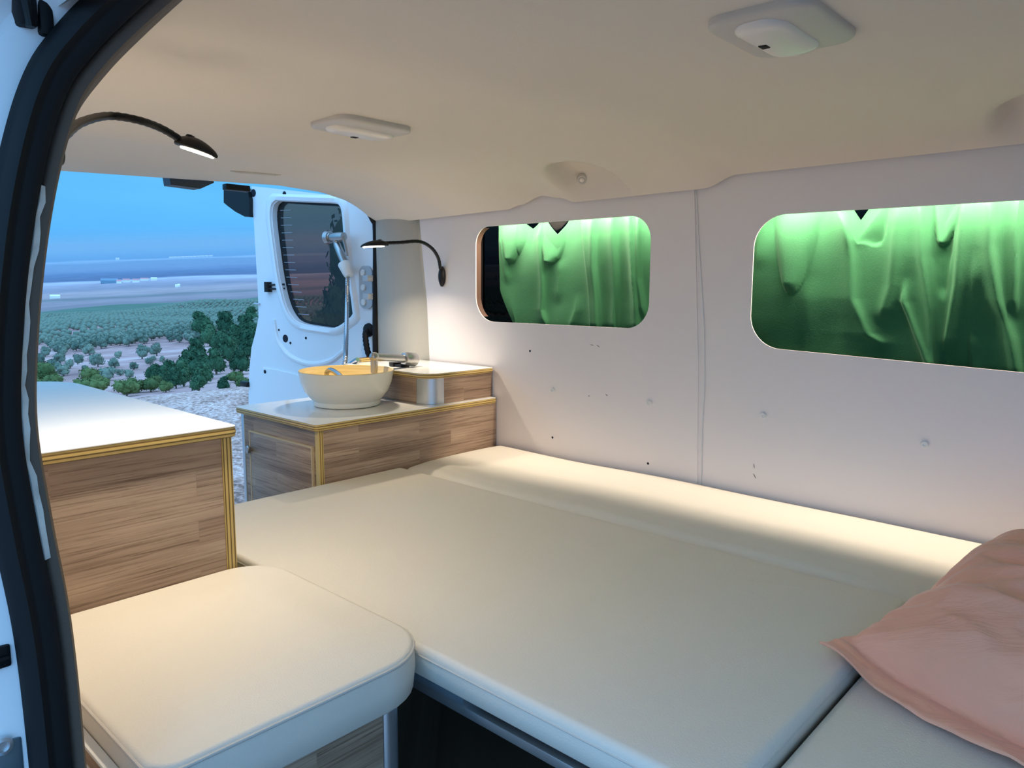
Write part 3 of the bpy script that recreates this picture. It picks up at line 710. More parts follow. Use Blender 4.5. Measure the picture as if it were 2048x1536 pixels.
build(MB().tube([h1, he], [.013, .016], 16).tube([he-dirh*.045, he-dirh*.02, he, he+dirh*.03, he+dirh*.033], [.017, .019, .018, .016, .018], 18).tube([he+dirh*.033, he+dirh*.052, he+dirh*.056], [.024, .027, .024], 20), 'spray_head', M['chrome'], root)
build(MB().tube([he-dirh*.04, he-dirh*.05+Vector((0, 0, -.03)), he-dirh*.062+Vector((0, 0, -.075))], [.008, .006, .005], 10), 'trigger', M['chrome'], root)
hb = sp(692, 537)
build(MB().lathe([(.017, -.035), (.021, -.02), (.025, .02), (.022, .026), (.015, .026)], hb, (h1-h0), 18).tube([hb, sp(697, 540, .0)], [.014, .018], 12), 'holder', M['whiteplastic'], root)

# ------------------------------------------------------------------ gooseneck lamps
def lamp(root, neck, head_c, hdir, hlen, base_p, base_n, basetall=False):
    """neck: list of points; head: half shell along hdir with a flat glowing underside"""
    build(MB().tube(neck, [.0056+.0006*(i % 2) for i in range(len(neck))], 12), 'neck', M['black'], root)
    X = hdir.normalized(); Z = Vector((0, 0, 1)); Z = (Z-X*Z.dot(X)).normalized(); Yv = Z.cross(X)
    def hp(u, v, w): return head_c + X*u + Yv*v + Z*w
    mb = MB(); rs = []
    N = 20
    for k in range(15):
        t = k/14; u = -hlen/2 + hlen*t
        wd = .021*math.sin(PI*min(1, t*.93+.07))**.62 + .0006; ht = .0165*math.sin(PI*(t**.8*.94+.06))**.7+.0008
        rs.append([hp(u, wd*math.cos(2*PI*j/N), (ht if math.sin(2*PI*j/N) > 0 else .0035)*math.sin(2*PI*j/N)) for j in range(N)])
    mb.rings(rs); build(mb, 'lamp_head', M['black'], root, 60)
    rs = []
    for k in range(11):
        t = k/10; u = -hlen*.36 + hlen*.76*t; wd = .0168*math.sin(PI*min(1, t*.9+.05))**.6+.0004
        rs.append([hp(u, wd*math.cos(2*PI*j/14), -.0032 + .0028*math.sin(2*PI*j/14)) for j in range(14)])
    build(MB().rings(rs), 'lens', M['lens'], root, 60)['label'] = 'glowing warm white lens'
    build(MB().lathe([(.007, 0), (.0075, .003), (.006, .006), (.0001, .007)], hp(-hlen*.22, 0, .0125), Z, 12), 'switch', M['black'], root)
    n = Vector(base_n)
    if basetall:
        up = Vector((0, 0, 1)); rs = []
        for k in range(11):
            t = k/10; z = -.036+.072*t; r = .0145*math.sin(PI*(t*.9+.05))**.6
            rs.append([Vector(base_p) + up*z + Vector((1, 0, 0))*r*math.cos(2*PI*j/16) + n*(.008+r*.9*math.sin(2*PI*j/16)) for j in range(16)])
        build(MB().rings(rs), 'mount', M['black'], root, 60)
    else: build(MB().lathe([(.022, -.004), (.022, .006), (.015, .012), (.008, .02)], base_p, n, 20), 'mount', M['black'], root)
    L = bpy.data.lights.new('lamp_light', 'AREA'); L.shape = 'ELLIPSE'; L.size = hlen*.62; L.size_y = .024
    L.color = (1, .87, .68); lo = bpy.data.objects.new('lamp_light', L); COL.objects.link(lo)
    zz = Z; m = Matrix((X, Yv, zz)).transposed().to_4x4(); m.translation = hp(hlen*.03, 0, -.0075); lo.matrix_world = m
    return L
b0 = aty(72, 305, .205); pk = aty(215, 232, .43); e0 = aty(368, 284, .55); hc = aty(394, 299, .565)
neck = crom([b0, aty(120, 278, .28), aty(160, 246, .355), pk, aty(275, 240, .47), aty(325, 258, .515), e0], 8)
hd = (hc-e0); hd = Vector((aty(428, 312, .585)-aty(362, 290, .548)))
root = thing('reading_lamp', 'black gooseneck reading lamp glowing over the stool at upper left', 'lamp', b0)
L1 = lamp(root, neck, hc, hd, .068, b0, (0, 1, 0))
b0 = aty(883, 553, 1.81); e0 = aty(768, 486, 1.575); hc = aty(748, 491, 1.550)
neck = crom([aty(881, 538, 1.80), aty(876, 515, 1.785), aty(862, 495, 1.74), aty(838, 483, 1.685), aty(800, 485, 1.62), e0], 8)
hd = aty(722, 493, 1.53)-aty(772, 490, 1.575)
root = thing('reading_lamp', 'black gooseneck reading lamp on the far wall above the sink', 'lamp', b0)
L2 = lamp(root, neck, hc, hd, .098, Vector((b0.x, YW, b0.z)), (0, -1, 0), True)
L1.energy = 4.2; L2.energy = 1.7; L2.spread = 2.1; L1.spread = 2.75

# LED strips above the windows, between lining and curtain
for (x0, x1, nm, zt) in ((-1.86, -1.13, 'led strip hidden above the smaller rear curtain', 1.245), (-.86, .14, 'led strip hidden above the larger front curtain', 1.223)):
    pass
    th = thing('led_strip', 'thin '+nm, 'light strip', ((x0+x1)/2, 1.85, zt))
    build(MB().box((x0, 1.8330, zt), (x1, 1.8430, zt+.006), .001), 'channel', M['alu'], th)
    build(MB().box((x0+.005, 1.8345, zt-.002), (x1-.005, 1.8415, zt+.0005)), 'diffuser', M['lens'], th)
    L = bpy.data.lights.new('strip_light', 'AREA'); L.shape = 'RECTANGLE'; L.size = x1-x0-.02; L.size_y = .006; L.color = (1, .87, .70); L.energy = 9.5*(x1-x0)
    lo = bpy.data.objects.new('strip_light', L); COL.objects.link(lo); lo.location = ((x0+x1)/2, 1.838, zt-.004); lo.rotation_euler = (0, 0, 0)

# ------------------------------------------------------------------ curtains
def cpl(pts, off, k):
    return [aty(off[0]+x/k, off[1]+y/k, 1.885) for x, y in pts]
def lobe(X, z, L, amp, drop=.035):
    (xl, xr), bot = L; zt_, zb_ = 1.215, bot[1]; xc = bot[0]
    t = (zt_-z)/(zt_-zb_)
    if t > 1:
        q = (X-xc)/(.35*(xr-xl)); return -amp*max(0, 1-q*q)*max(0, 1-(zb_-z)/drop)*.0
    t = max(0, t); hw0 = (xc-xl) if X < xc else (xr-xc)
    w = hw0*math.sqrt(max(0, 1-t))+1e-4; q = abs(X-xc)/w
    if q >= 1: return 0
    return -amp*(.25+.75*t)*(1-q**3)*smooth(0, .14, 1-t)
def ridge(X, z, P, d, wl, wr):
    zs = sorted([(p.z, p.x) for p in P]); z0, z1 = zs[0][0], zs[-1][0]
    xr = interp(z, zs); q = (X-xr); q = -q/wl if q < 0 else q/wr
    f = smooth(z0-.03, z0+.02, z)*smooth(z1+.06, z1-.01, z)
    return -d*f/(1+q*q)
KR = ((900, 400), 4.096); KF = ((1380, 380), 2.953)
def LB(xl, xr, bx, by, K):
    a, b, c = cpl([(xl, 200), (xr, 200), (bx, by)], *K); return ((a.x, b.x), (c.x, c.z))
LR = [(LB(405, 625, 490, 525, KR), .026), (LB(742, 945, 812, 520, KR), .026)]
RR = [(cpl(p, *KR), d, wl, wr) for p, d, wl, wr in (
    ([(740, 150), (770, 650), (765, 900), (800, 1010)], .016, .020, .006), ([(1090, 120), (1150, 600), (1190, 1060)], .014, .006, .02), ([(1195, 120), (1202, 550), (1250, 1060)], .020, .022, .004),
    ([(1352, 120), (1370, 600), (1380, 1060)], .022, .030, .004), ([(1485, 120), (1520, 600), (1560, 1060)], .020, .028, .004), ([(1555, 150), (1553, 640), (1600, 930)], .016, .016, .004), ([(1040, 900), (1000, 1040)], .008, .01, .03), ([(410, 330), (455, 640)], .008, .006, .02), ([(900, 560), (880, 800)], .006, .02, .02))]
def curtain_rear():
    x0, x1, zt, zb = -1.812, -1.10, 1.275, .80; m = MB()
    def f(u, v):
        z = zt + (zb-zt)*v; x = x0 + (x1-x0)*u
        x += (.004+.02*v + .36*max(0, v-.60)**1.2)*(1-smooth(0, .16, u))
        y = 1.890
        for L, a in LR: y += lobe(x, z, L, a)
        for P, d, a, b in RR: y += ridge(x, z, P, d, a, b)
        y += .008*mnoise.noise(Vector((u*6, v*2.5, 4))) - .012*smooth(.6, 1, v)
        z -= (.082*max(0, 1-abs(x+1.650)/.06)**.4 + .106*max(0, 1-abs(x+1.535)/.07)**.55)*(1-smooth(.02, .5, v))
        return Vector((x, min(max(y, 1.853), 1.946), z))
    m.grid(f, 260, 120); return m
LF = [(LB(475, 790, 590, 625, KF), .034), (LB(960, 1190, 1115, 320, KF), -.020), (LB(1420, 1615, 1480, 330, KF), .024), (LB(1376, 1575, 1500, 660, KF), -.016)]
RF = [(cpl(p, *KF), d, wl, wr) for p, d, wl, wr in (
    ([(935, 60), (960, 640), (1050, 850), (1120, 900)], .020, .03, .012), ([(1240, 60), (1190, 560), (1135, 740)], .018, .012, .022), ([(1365, 60), (1375, 400), (1425, 700), (1445, 1060)], .018, .014, .006),
    ([(1265, 660), (1345, 860), (1420, 1060)], .022, .006, .012), ([(1620, 60), (1580, 560), (1510, 920)], .024, .006, .022), ([(1785, 60), (1780, 330), (1830, 650), (1905, 880), (1945, 1100)], .028, .024, .008),
    ([(1950, 60), (1935, 250), (1930, 700)], .022, .02, .004), ([(2150, 60), (2150, 1000)], .02, .02, .01), ([(2350, 60), (2400, 1000)], .02, .02, .01), ([(690, 640), (690, 1000)], .006, .02, .03), ([(1690, 500), (1670, 770)], .010, .01, .02), ([(400, 60), (395, 420)], .006, .01, .03), ([(1660, 900), (1670, 1100)], .014, .004, .03))]
def curtain_front():
    x0, x1, zt, zb = -.93, .22, 1.275, .76; m = MB()
    def f(u, v):
        X = x0+(x1-x0)*u; z = zt+(zb-zt)*v; y = 1.894
        for L, a in LF: y += lobe(X, z, L, a)
        for P, d, a, b in RF: y += ridge(X, z, P, d, a, b)
        y += .010*mnoise.noise(Vector((X*8, v*3, 1))) + .012*smooth(.55, .9, v)*(1-smooth(-.55, -.40, X))
        z -= (.113*max(0, 1-abs(X+.612)/.060)**.8)*(1-smooth(.02, .42, v)) + .088*max(0, 1-abs(X+.43)/.03)*(1-smooth(0, .4, v))
        return Vector((X, min(max(y, 1.853), 1.946), z))
    m.grid(f, 300, 120); return m
def solid(o, t):
    md = o.modifiers.new('cloth thickness', 'SOLIDIFY'); md.thickness = t; md.offset = 0; return o
solid(tag(build(curtain_rear(), 'curtain', M['curtain'], loc=(-1.48, 1.885, 1.275), angle=80), 'green curtain in the smaller window nearer the rear door', 'curtain', 'green window curtains'), .0012)
solid(tag(build(curtain_front(), 'curtain', M['curtain'], loc=(-.35, 1.885, 1.275), angle=80), 'green curtain in the larger window at the right edge', 'curtain', 'green window curtains'), .0012)

# ------------------------------------------------------------------ ceiling fittings
def dome(cx, cy, label, rot=0):
    zc = ceil_z(cx, cy)-.001
    root = thing('ceiling_light', label, 'ceiling light', (cx, cy, zc), 'ceiling dome lights')
    hx, hy = .073, .098
    rs = []
    for ins, z in ((0, .004), (0, -.006), (.003, -.009), (.010, -.0105), (.03, -.0125)):
        rs.append([Vector((cx+x, cy+y, zc+z)) for x, y in rrect(-hx, hx, -hy, hy, .035, 8, ins)])
    build(MB().rings(rs), 'housing', M['headliner2'], root, 45)
    rs = []
    for ins, z in ((0, -.011), (.001, -.015), (.006, -.0185), (.014, -.0205), (.022, -.021)):
        rs.append([Vector((cx+x-.006, cy+y, zc+z)) for x, y in rrect(-.036, .036, -.08, .08, .03, 8, ins)])
    build(MB().rings(rs), 'lens', M['domelens'], root, 45)
    build(MB().box((cx-.030, cy-.010, zc-.0222), (cx-.018, cy+.006, zc-.0188), .0015), 'switch', M['dark'], root)
    return root
M['headliner2'] = plain('warm grey plastic', (196, 190, 182), .4)
dome(-.450, 1.030, 'square dome light on the headliner at the top right')
dome(-1.395, 1.022, 'square dome light on the headliner nearer the rear opening')
d_ = ray(1165, 357); p = CAM + d_*1.9
while p.z < ceil_z(p.x, p.y) and p.y < 1.79: p = p + d_*.001
th = thing('ceiling_stud', 'clear plastic stud in the oval recess of the headliner', 'stud', p)
nn = Vector((.35, -.72, -.6)).normalized()
build(MB().lathe([(.016, -.004), (.017, .004), (.014, .009), (.009, .009), (.008, .005), (.0001, .005)], p, nn, 24), 'stud_ring', M['headliner2'], th)
build(MB().lathe([(.0078, .004), (.0078, .010), (.005, .013), (.0001, .0135)], p, nn, 18), 'stud_pin', M['domelens'], th)
a = Vector((-2.180, 1.112, 0)); b = Vector((-2.164, 1.273, 0))
mb = MB(); pts = []
for k in range(9):
    q = a.lerp(b, k/8); pts.append(Vector((q.x, q.y, ceil_z(q.x, q.y)-.0005)))
mb.tube(pts, [.001]+[.005]*7+[.001], 10)
tag(build(mb, 'ceiling_slot', M['headliner2'], loc=pts[4]), 'thin slit trim in the headliner above the rear opening', 'trim')

# ------------------------------------------------------------------ landscape
UPL = ray(510, 482).cross(ray(100, 494)).normalized()
if UPL.z < 0: UPL = -UPL
AL = ray(300, 490); AL = (AL - UPL*AL.dot(UPL)).normalized(); BL = UPL.cross(AL)
HP = [(0, -1.50), (6, -1.50), (8.6, -1.56), (11, -2.3), (16, -4.3), (40, -9.5), (100, -18.5), (165, -24.5), (220, -29), (400, -42), (650, -54), (1000, -70), (2000, -96), (4000, -104), (9000, -110), (40000, -116)]
def terr(a, b):
    d = math.hypot(a, b)
    if a < 0: d = min(d, 9) if a < -6 else d
    h = interp(d, HP)
    if d > 12: h += min(6, d*.012)*mnoise.noise(Vector((a*.012, b*.012, 0))) * (1-smooth(600, 1500, d))
    elif d > 2.2: h += .05*mnoise.noise(Vector((a*.9, b*.9, 2))) + .02*mnoise.noise(Vector((a*3, b*3, 5)))
    return h
def lw(a, b, h): return CAM + AL*a + BL*b + UPL*h
ds = [.6, 1.2, 2, 3]; x = 3.3
while x < 45000:
    ds.append(x); x *= 1.045 if x < 14 else (1.06 if x < 1500 else 1.15)
angs = []; t = -180.0
while t < 180: angs.append(t); t += 1.0 if -40 <= t < 40 else 4
def terrain_band(d0, d1):
    m = MB(); dd = [d for d in ds if d0 <= d <= d1]; n = len(angs); vs = []
    for d in dd:
        for g in angs:
            a, b = d*math.cos(math.radians(g)), d*math.sin(math.radians(g)); vs.append(lw(a, b, terr(a, b)))
    fs = [(i*n+k, i*n+(k+1) % n, (i+1)*n+(k+1) % n, (i+1)*n+k) for i in range(len(dd)-1) for k in range(n)]
    return m.add(vs, fs)
def _ground(kind):
    nt = NT('ground '+kind); tc = nt.n('ShaderNodeTexCoord')
    if kind == 'gravel':
        a = nt.n('ShaderNodeTexNoise', i_Scale=.9, i_Detail=6.0, i_Roughness=.6); nt.l(tc.outputs['Object'], a.inputs['Vector'])
        b = nt.n('ShaderNodeTexVoronoi', i_Scale=16.0); nt.l(tc.outputs['Object'], b.inputs['Vector'])
        c = nt.n('ShaderNodeTexNoise', i_Scale=26.0, i_Detail=5.0, i_Roughness=.7); nt.l(tc.outputs['Object'], c.inputs['Vector'])
        mx = nt.n('ShaderNodeMix', data_type='FLOAT'); mx.inputs[0].default_value = .5; nt.l(a.outputs['Fac'], mx.inputs[2]); nt.l(c.outputs['Fac'], mx.inputs[3])
        r = ramp(nt, mx.outputs[0], [(.36, s2l((92, 76, 70))), (.45, s2l((160, 130, 118))), (.52, s2l((216, 182, 170))), (.60, s2l((252, 232, 226)))])
        bp = nt.n('ShaderNodeBump', i_Strength=.8, i_Distance=.04); nt.l(mx.outputs[0], bp.inputs['Height']); nt.l(bp.outputs['Normal'], nt.b.inputs['Normal'])
    elif kind == 'slope':
        a = nt.n('ShaderNodeTexNoise', i_Scale=.05, i_Detail=6.0, i_Roughness=.6); nt.l(tc.outputs['Object'], a.inputs['Vector'])
        r = ramp(nt, a.outputs['Fac'], [(.3, s2l((150, 122, 120))), (.5, s2l((190, 156, 152))), (.7, s2l((220, 192, 188)))])
    else:
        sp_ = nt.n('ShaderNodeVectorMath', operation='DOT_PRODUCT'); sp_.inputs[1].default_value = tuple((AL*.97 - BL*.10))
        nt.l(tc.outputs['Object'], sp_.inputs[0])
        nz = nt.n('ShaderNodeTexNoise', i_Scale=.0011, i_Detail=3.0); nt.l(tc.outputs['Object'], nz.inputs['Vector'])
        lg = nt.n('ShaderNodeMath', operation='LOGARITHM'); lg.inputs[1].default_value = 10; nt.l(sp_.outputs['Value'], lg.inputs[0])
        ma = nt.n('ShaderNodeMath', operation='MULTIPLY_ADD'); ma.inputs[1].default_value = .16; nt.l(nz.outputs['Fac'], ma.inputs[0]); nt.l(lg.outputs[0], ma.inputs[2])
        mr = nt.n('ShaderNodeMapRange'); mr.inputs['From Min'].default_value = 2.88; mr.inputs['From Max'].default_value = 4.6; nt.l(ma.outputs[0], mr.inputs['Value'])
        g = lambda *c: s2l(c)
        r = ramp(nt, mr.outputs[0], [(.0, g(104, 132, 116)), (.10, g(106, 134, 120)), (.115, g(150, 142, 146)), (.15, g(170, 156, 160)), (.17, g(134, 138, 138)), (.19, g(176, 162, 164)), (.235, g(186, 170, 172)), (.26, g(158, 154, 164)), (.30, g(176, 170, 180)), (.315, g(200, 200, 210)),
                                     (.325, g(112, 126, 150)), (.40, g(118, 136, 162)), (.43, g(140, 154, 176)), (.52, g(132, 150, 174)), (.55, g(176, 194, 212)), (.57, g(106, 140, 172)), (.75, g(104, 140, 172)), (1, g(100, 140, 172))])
        fn = nt.n('ShaderNodeTexNoise', i_Scale=.02, i_Detail=4.0); nt.l(tc.outputs['Object'], fn.inputs['Vector'])
        mm = nt.n('ShaderNodeMix', data_type='RGBA', blend_type='MULTIPLY'); mm.inputs[0].default_value = .35
        r2 = ramp(nt, fn.outputs['Fac'], [(.35, (.6, .6, .6, 1)), (.65, (1, 1, 1, 1))])
        nt.l(r.outputs['Color'], mm.inputs[6]); nt.l(r2.outputs['Color'], mm.inputs[7]); r = mm
        nt.l(mm.outputs[2], nt.b.inputs['Base Color']); nt.set(Roughness=1); nt.b.inputs['Specular IOR Level'].default_value = 0
        return nt.m
    nt.l(r.outputs['Color'], nt.b.inputs['Base Color']); nt.set(Roughness=1); nt.b.inputs['Specular IOR Level'].default_value = .1
    return nt.m
dA = max(d for d in ds if d <= 10.5); dB = max(d for d in ds if d <= 780)
struct(terrain_band(0, dA), 'ground', _ground('gravel'), 'pale stony ground behind the van', 'ground', angle=80)
struct(terrain_band(dA, dB), 'hillside', _ground('slope'), 'pale bare hillside falling away below the van', 'hillside', angle=80)
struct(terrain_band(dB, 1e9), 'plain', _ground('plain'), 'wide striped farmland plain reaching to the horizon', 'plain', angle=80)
def pix_hit(px, py, hup=0.0):
    r = ray(px, py); ra, rb, rh = r.dot(AL), r.dot(BL), r.dot(UPL); lo, hi = 11.0, 30000.0; t = lo; prev = lo
    while t < hi:
        up = hup(t) if callable(hup) else hup
        if rh*t < terr(ra*t, rb*t)+up:
            a_, b_ = prev, t
            for _ in range(30):
                m = (a_+b_)/2; up = hup(m) if callable(hup) else hup
                if rh*m < terr(ra*m, rb*m)+up: b_ = m
                else: a_ = m
            return ra*b_, rb*b_, b_
        prev = t; t *= 1.02
    return None
def leafmat(name, c1, c2):
    nt = NT(name); oi = nt.n('ShaderNodeObjectInfo'); tc = nt.n('ShaderNodeTexCoord')
    nz = nt.n('ShaderNodeTexNoise', i_Scale=3.0, i_Detail=2.0); nt.l(tc.outputs['Object'], nz.inputs['Vector'])
    mx = nt.n('ShaderNodeMix', data_type='FLOAT'); mx.inputs[0].default_value = .4; nt.l(nz.outputs['Fac'], mx.inputs[2]); nt.l(oi.outputs['Random'], mx.inputs[3])
    r = ramp(nt, mx.outputs[0], [(.25, s2l(c1)), (.75, s2l(c2))]); nt.l(r.outputs['Color'], nt.b.inputs['Base Color']); nt.set(Roughness=.8)
    nt.b.inputs['Specular IOR Level'].default_value = .2
    return nt.m
M['olive'] = leafmat('olive leaves', (80, 104, 92), (138, 156, 138))
M['pine'] = leafmat('pine needles', (44, 82, 60), (72, 110, 78))
M['bush'] = leafmat('yellow green leaves', (76, 100, 60), (112, 132, 80))
M['bark'] = plain('grey bark', (110, 96, 84), .9)
def crown(seed, lumps, leaves, size, flat=.8, cone=0):
    rd = random.Random(seed); m = MB(); L = []
    for k in range(lumps):
        a = rd.random()*2*PI; h = rd.random(); rr = rd.random()**.6*(.55*(1-cone*h))
        L.append((Vector((rr*math.cos(a), rr*math.sin(a), .75+(h-.35)*1.0*flat)), (.34+.22*rd.random())*(1-cone*.6*h)))
    L.append((Vector((0, 0, .8)), .55))
    for c, r in L:
        bm = bmesh.new(); bmesh.ops.create_icosphere(bm, subdivisions=2, radius=r*.86)
        for v in bm.verts: v.co = c + v.co*(1+.25*mnoise.noise(v.co*4+c*5)); v.co.z = max(v.co.z, .22)
        m.frombm(bm)
    for k in range(leaves):
        c, r = rd.choice(L); d = Vector((rd.gauss(0, 1), rd.gauss(0, 1), rd.gauss(0, 1)+.15)).normalized()
        p = c + d*r*(.82+.32*rd.random())
        if p.z < .15: continue
        n = (d+Vector((rd.gauss(0, .7), rd.gauss(0, .7), rd.gauss(0, .7)))).normalized(); u = n.orthogonal().normalized(); w = n.cross(u)
        s = size*(.5+rd.random())
        m.add([p-u*s, p+w*s*.6, p+u*s, p-w*s*.6], [(0, 1, 2, 3)])
    return m
def trunk(seed):
    rd = random.Random(seed); m = MB()
    m.tube([(0, 0, -.15), (.03, .01, .15), (.0, .04, .38), (.05, .02, .7)], [.085, .07, .06, .03], 8)
    for k in range(3):
        a = rd.random()*6.28; m.tube([(.01, .03, .3), (.2*math.cos(a), .2*math.sin(a), .6), (.34*math.cos(a), .34*math.sin(a), .85)], [.045, .03, .012], 6)
    return m
def tree_proto(name, label, cat, group, crownmb, leaf):
    root = thing(name, label, cat, (0, 0, 0), group)
    build(crownmb, 'crown', leaf, root, 180); build(trunk(len(crownmb.v)), 'trunk', M['bark'], root)
    return root
used = set()
def place(proto, P, s, rz, label=None, sz=1.0):
    if proto.name not in used:
        used.add(proto.name); o = proto
    else:
        o = proto.copy(); COL.objects.link(o)
        for ch in proto.children:
            c = ch.copy(); COL.objects.link(c); c.parent = o
    o.location = P; o.scale = (s, s, s*sz); o.rotation_euler = (0, 0, rz)
    if label: o['label'] = label
    return o
OL = [tree_proto('olive_tree', 'grey green olive tree in the dense grove on the hillside below', 'tree', 'olive trees in the grove', crown(20+k, 7, 420, .09), M['olive']) for k in range(4)]
OS = [tree_proto('olive_tree', 'small grey green olive tree standing apart on the bare pale slope', 'tree', 'scattered olive trees on the bare slope', crown(40+k, 6, 420, .09), M['olive']) for k in range(3)]
PN = [tree_proto('pine_tree', 'dark green pine in the clump beside the open rear door', 'tree', 'dark pines on the right of the slope', crown(60+k, 10, 1100, .085, 1.1, .5), M['pine']) for k in range(3)]
BS = [tree_proto('bush', 'yellow green leafy bush just below the edge of the stony ground', 'bush', 'bushes below the stony edge', crown(80+k, 9, 800, .08, .7), M['bush']) for k in range(3)]
rnd = random.Random(3)
# dense grove: rows over the hillside
def line_y(px): return interp(px, [(20, 690), (70, 672), (95, 690), (119, 708), (178, 700), (229, 694), (293, 688), (316, 676), (345, 684), (520, 684)])
def proj(P):
    v = P-CAM; q = (_ex*v.x + _ey*v.y + _ez*v.z); return CX+F*q.x/q.z, CY+F*q.y/q.z, q.z
TAKEN = []
def by_crown(lst, protos, sz=1.0, hc=.85):
    for (x, y, rp) in lst:
        r = pix_hit(x, y, lambda t: rp*t/F*hc/.85)
        if not r: continue
        a, b, t = r; s = rp*t/F/.85; P = lw(a, b, terr(a, b))
        if any((P-q).length < (.68 if protos is BS else .8)*(s+rr) for q, rr in TAKEN): continue
        TAKEN.append((P, s)); place(protos[rnd.randrange(len(protos))], P, s, rnd.random()*6.28, sz=sz)
by_crown([(401, 646, 21), (418, 668, 20), (452, 650, 23), (488, 655, 22), (500, 630, 16), (470, 676, 20), (440, 682, 20), (458, 700, 26), (395, 702, 22), (420, 700, 20), (368, 726, 22), (395, 728, 26), (430, 722, 22), (340, 742, 20), (306, 745, 15), (492, 690, 24), (478, 722, 22), (365, 748, 20), (395, 760, 20), (428, 756, 20), (325, 752, 16), (350, 757, 16), (498, 728, 18), (384, 742, 18), (410, 745, 18), (446, 742, 18), (510, 668, 20), (445, 768, 14)], PN, 1.15, 1.0)
by_crown([(186, 752, 20), (199, 768, 18), (166, 768, 18), (80, 746, 24), (62, 742, 20), (106, 758, 16), (250, 772, 20), (300, 766, 17), (275, 768, 16), (225, 778, 16), (470, 750, 14), (486, 762, 14), (410, 770, 12), (330, 772, 12), (140, 772, 18), (60, 764, 18), (100, 772, 18)], BS, .9)
cand = []
ga = math.radians(28); ca, sa = math.cos(ga), math.sin(ga)
for i in range(-160, 160):
    for j in range(-160, 160):
        u = i*5.8+rnd.uniform(-.55, .55); v = j*5.5+rnd.uniform(-.55, .55)
        a, b = u*ca-v*sa, u*sa+v*ca; d = math.hypot(a, b)
        if a < 90 or d > 760 or abs(b) > a*.75: continue
        P = lw(a, b, terr(a, b)); X, Y, Z = proj(P)
        if Y > line_y(X)+3: continue
        if X > 330 and d < 170: continue
        if mnoise.noise(Vector((a*.018, b*.018, 9))) > .45: continue
        if any((P-q).length < rr*.9+1.8 for q, rr in TAKEN): continue
        cand.append((d, a, b, P, X))
cand.sort(key=lambda t: t[0])
inview = [c for c in cand if 35 <= c[4] <= 520]
ind = set(id(c) for c in inview[:270])
stuff = MB()
for c in cand:
    d, a, b, P, X = c; s = rnd.uniform(1.75, 2.3)
    if id(c) in ind: place(OL[rnd.randrange(4)], P, s, rnd.random()*6.28)
    else:
        bm = bmesh.new(); bmesh.ops.create_icosphere(bm, subdivisions=1 if d > 300 else 2, radius=1)
        for v in bm.verts:
            k = 1+.5*mnoise.noise(v.co*2.2+Vector((a, b, 0)))
            v.co = P + Vector((v.co.x*s*.85*k, v.co.y*s*.85*k, (v.co.z*.72*k+.75)*s))
        stuff.frombm(bm)
tag(build(stuff, 'olive_grove', M['olive'], loc=P, angle=180), 'distant mass of olive trees covering the lower hillside', 'grove', kind='stuff')
for (x, y, hp_) in ((180, 711, 22), (156, 729, 18), (121, 726, 20), (196, 734, 24), (230, 736, 20), (238, 718, 14), (284, 718, 26), (314, 712, 24), (308, 722, 10), (267, 740, 16), (215, 762, 28), (128, 752, 22), (104, 737, 18), (78, 729, 20), (259, 757, 18), (300, 730, 14), (142, 737, 16), (90, 714, 18), (75, 690, 14), (100, 692, 16), (66, 712, 18), (240, 752, 14), (325, 725, 12), (118, 741, 16), (172, 745, 14)):
    r = pix_hit(x, y)
    if not r: continue
    a, b, t = r; s = hp_*t/F/1.55; place(OS[rnd.randrange(3)], lw(a, b, terr(a, b)), s, rnd.random()*6.28)
# tall pines seen through the tinted glass
TP = tree_proto('pine_tree', 'tall dark pine seen through the tinted rear door window', 'tree', 'tall pines behind the rear door', crown(99, 16, 2600, .06, 1.5, .35), M['pine'])
for (x, y, dist, s, sz_) in ((698, 640, 64, 3.3, 2.25), (654, 655, 52, 1.5, 2.7), (618, 660, 46, 1.3, 2.2), (588, 668, 42, 1.1, 2.2), (850, 650, 66, 3.2, 2.2)):
    r = ray(x, y); ra, rb = r.dot(AL), r.dot(BL); k = dist/math.hypot(ra, rb)
    a, b = ra*k, rb*k; place(TP, lw(a, b, terr(a, b)), s, rnd.random()*6, sz=sz_)
# haze over the far plain
HZ = MB(); q = [lw(a, b, h) for h in (-135, 60) for a, b in ((2600, -16000), (44000, -34000), (44000, 34000), (2600, 16000))]
HZ.add(q, [(0, 1, 2, 3), (7, 6, 5, 4), (0, 4, 5, 1), (1, 5, 6, 2), (2, 6, 7, 3), (3, 7, 4, 0)])
nt = NT('thin air haze'); nt.t.nodes.remove(nt.b); out = [n for n in nt.t.nodes if n.type == 'OUTPUT_MATERIAL'][0]
vsn = nt.n('ShaderNodeVolumeScatter'); vsn.inputs['Color'].default_value = (.55, .83, 1, 1); vsn.inputs['Density'].default_value = 1/3600; vsn.inputs['Anisotropy'].default_value = .75
nt.l(vsn.outputs[0], out.inputs['Volume'])
tag(build(HZ, 'haze', nt.m, loc=q[0]), 'blue evening haze over the farthest part of the plain', 'haze', kind='stuff')
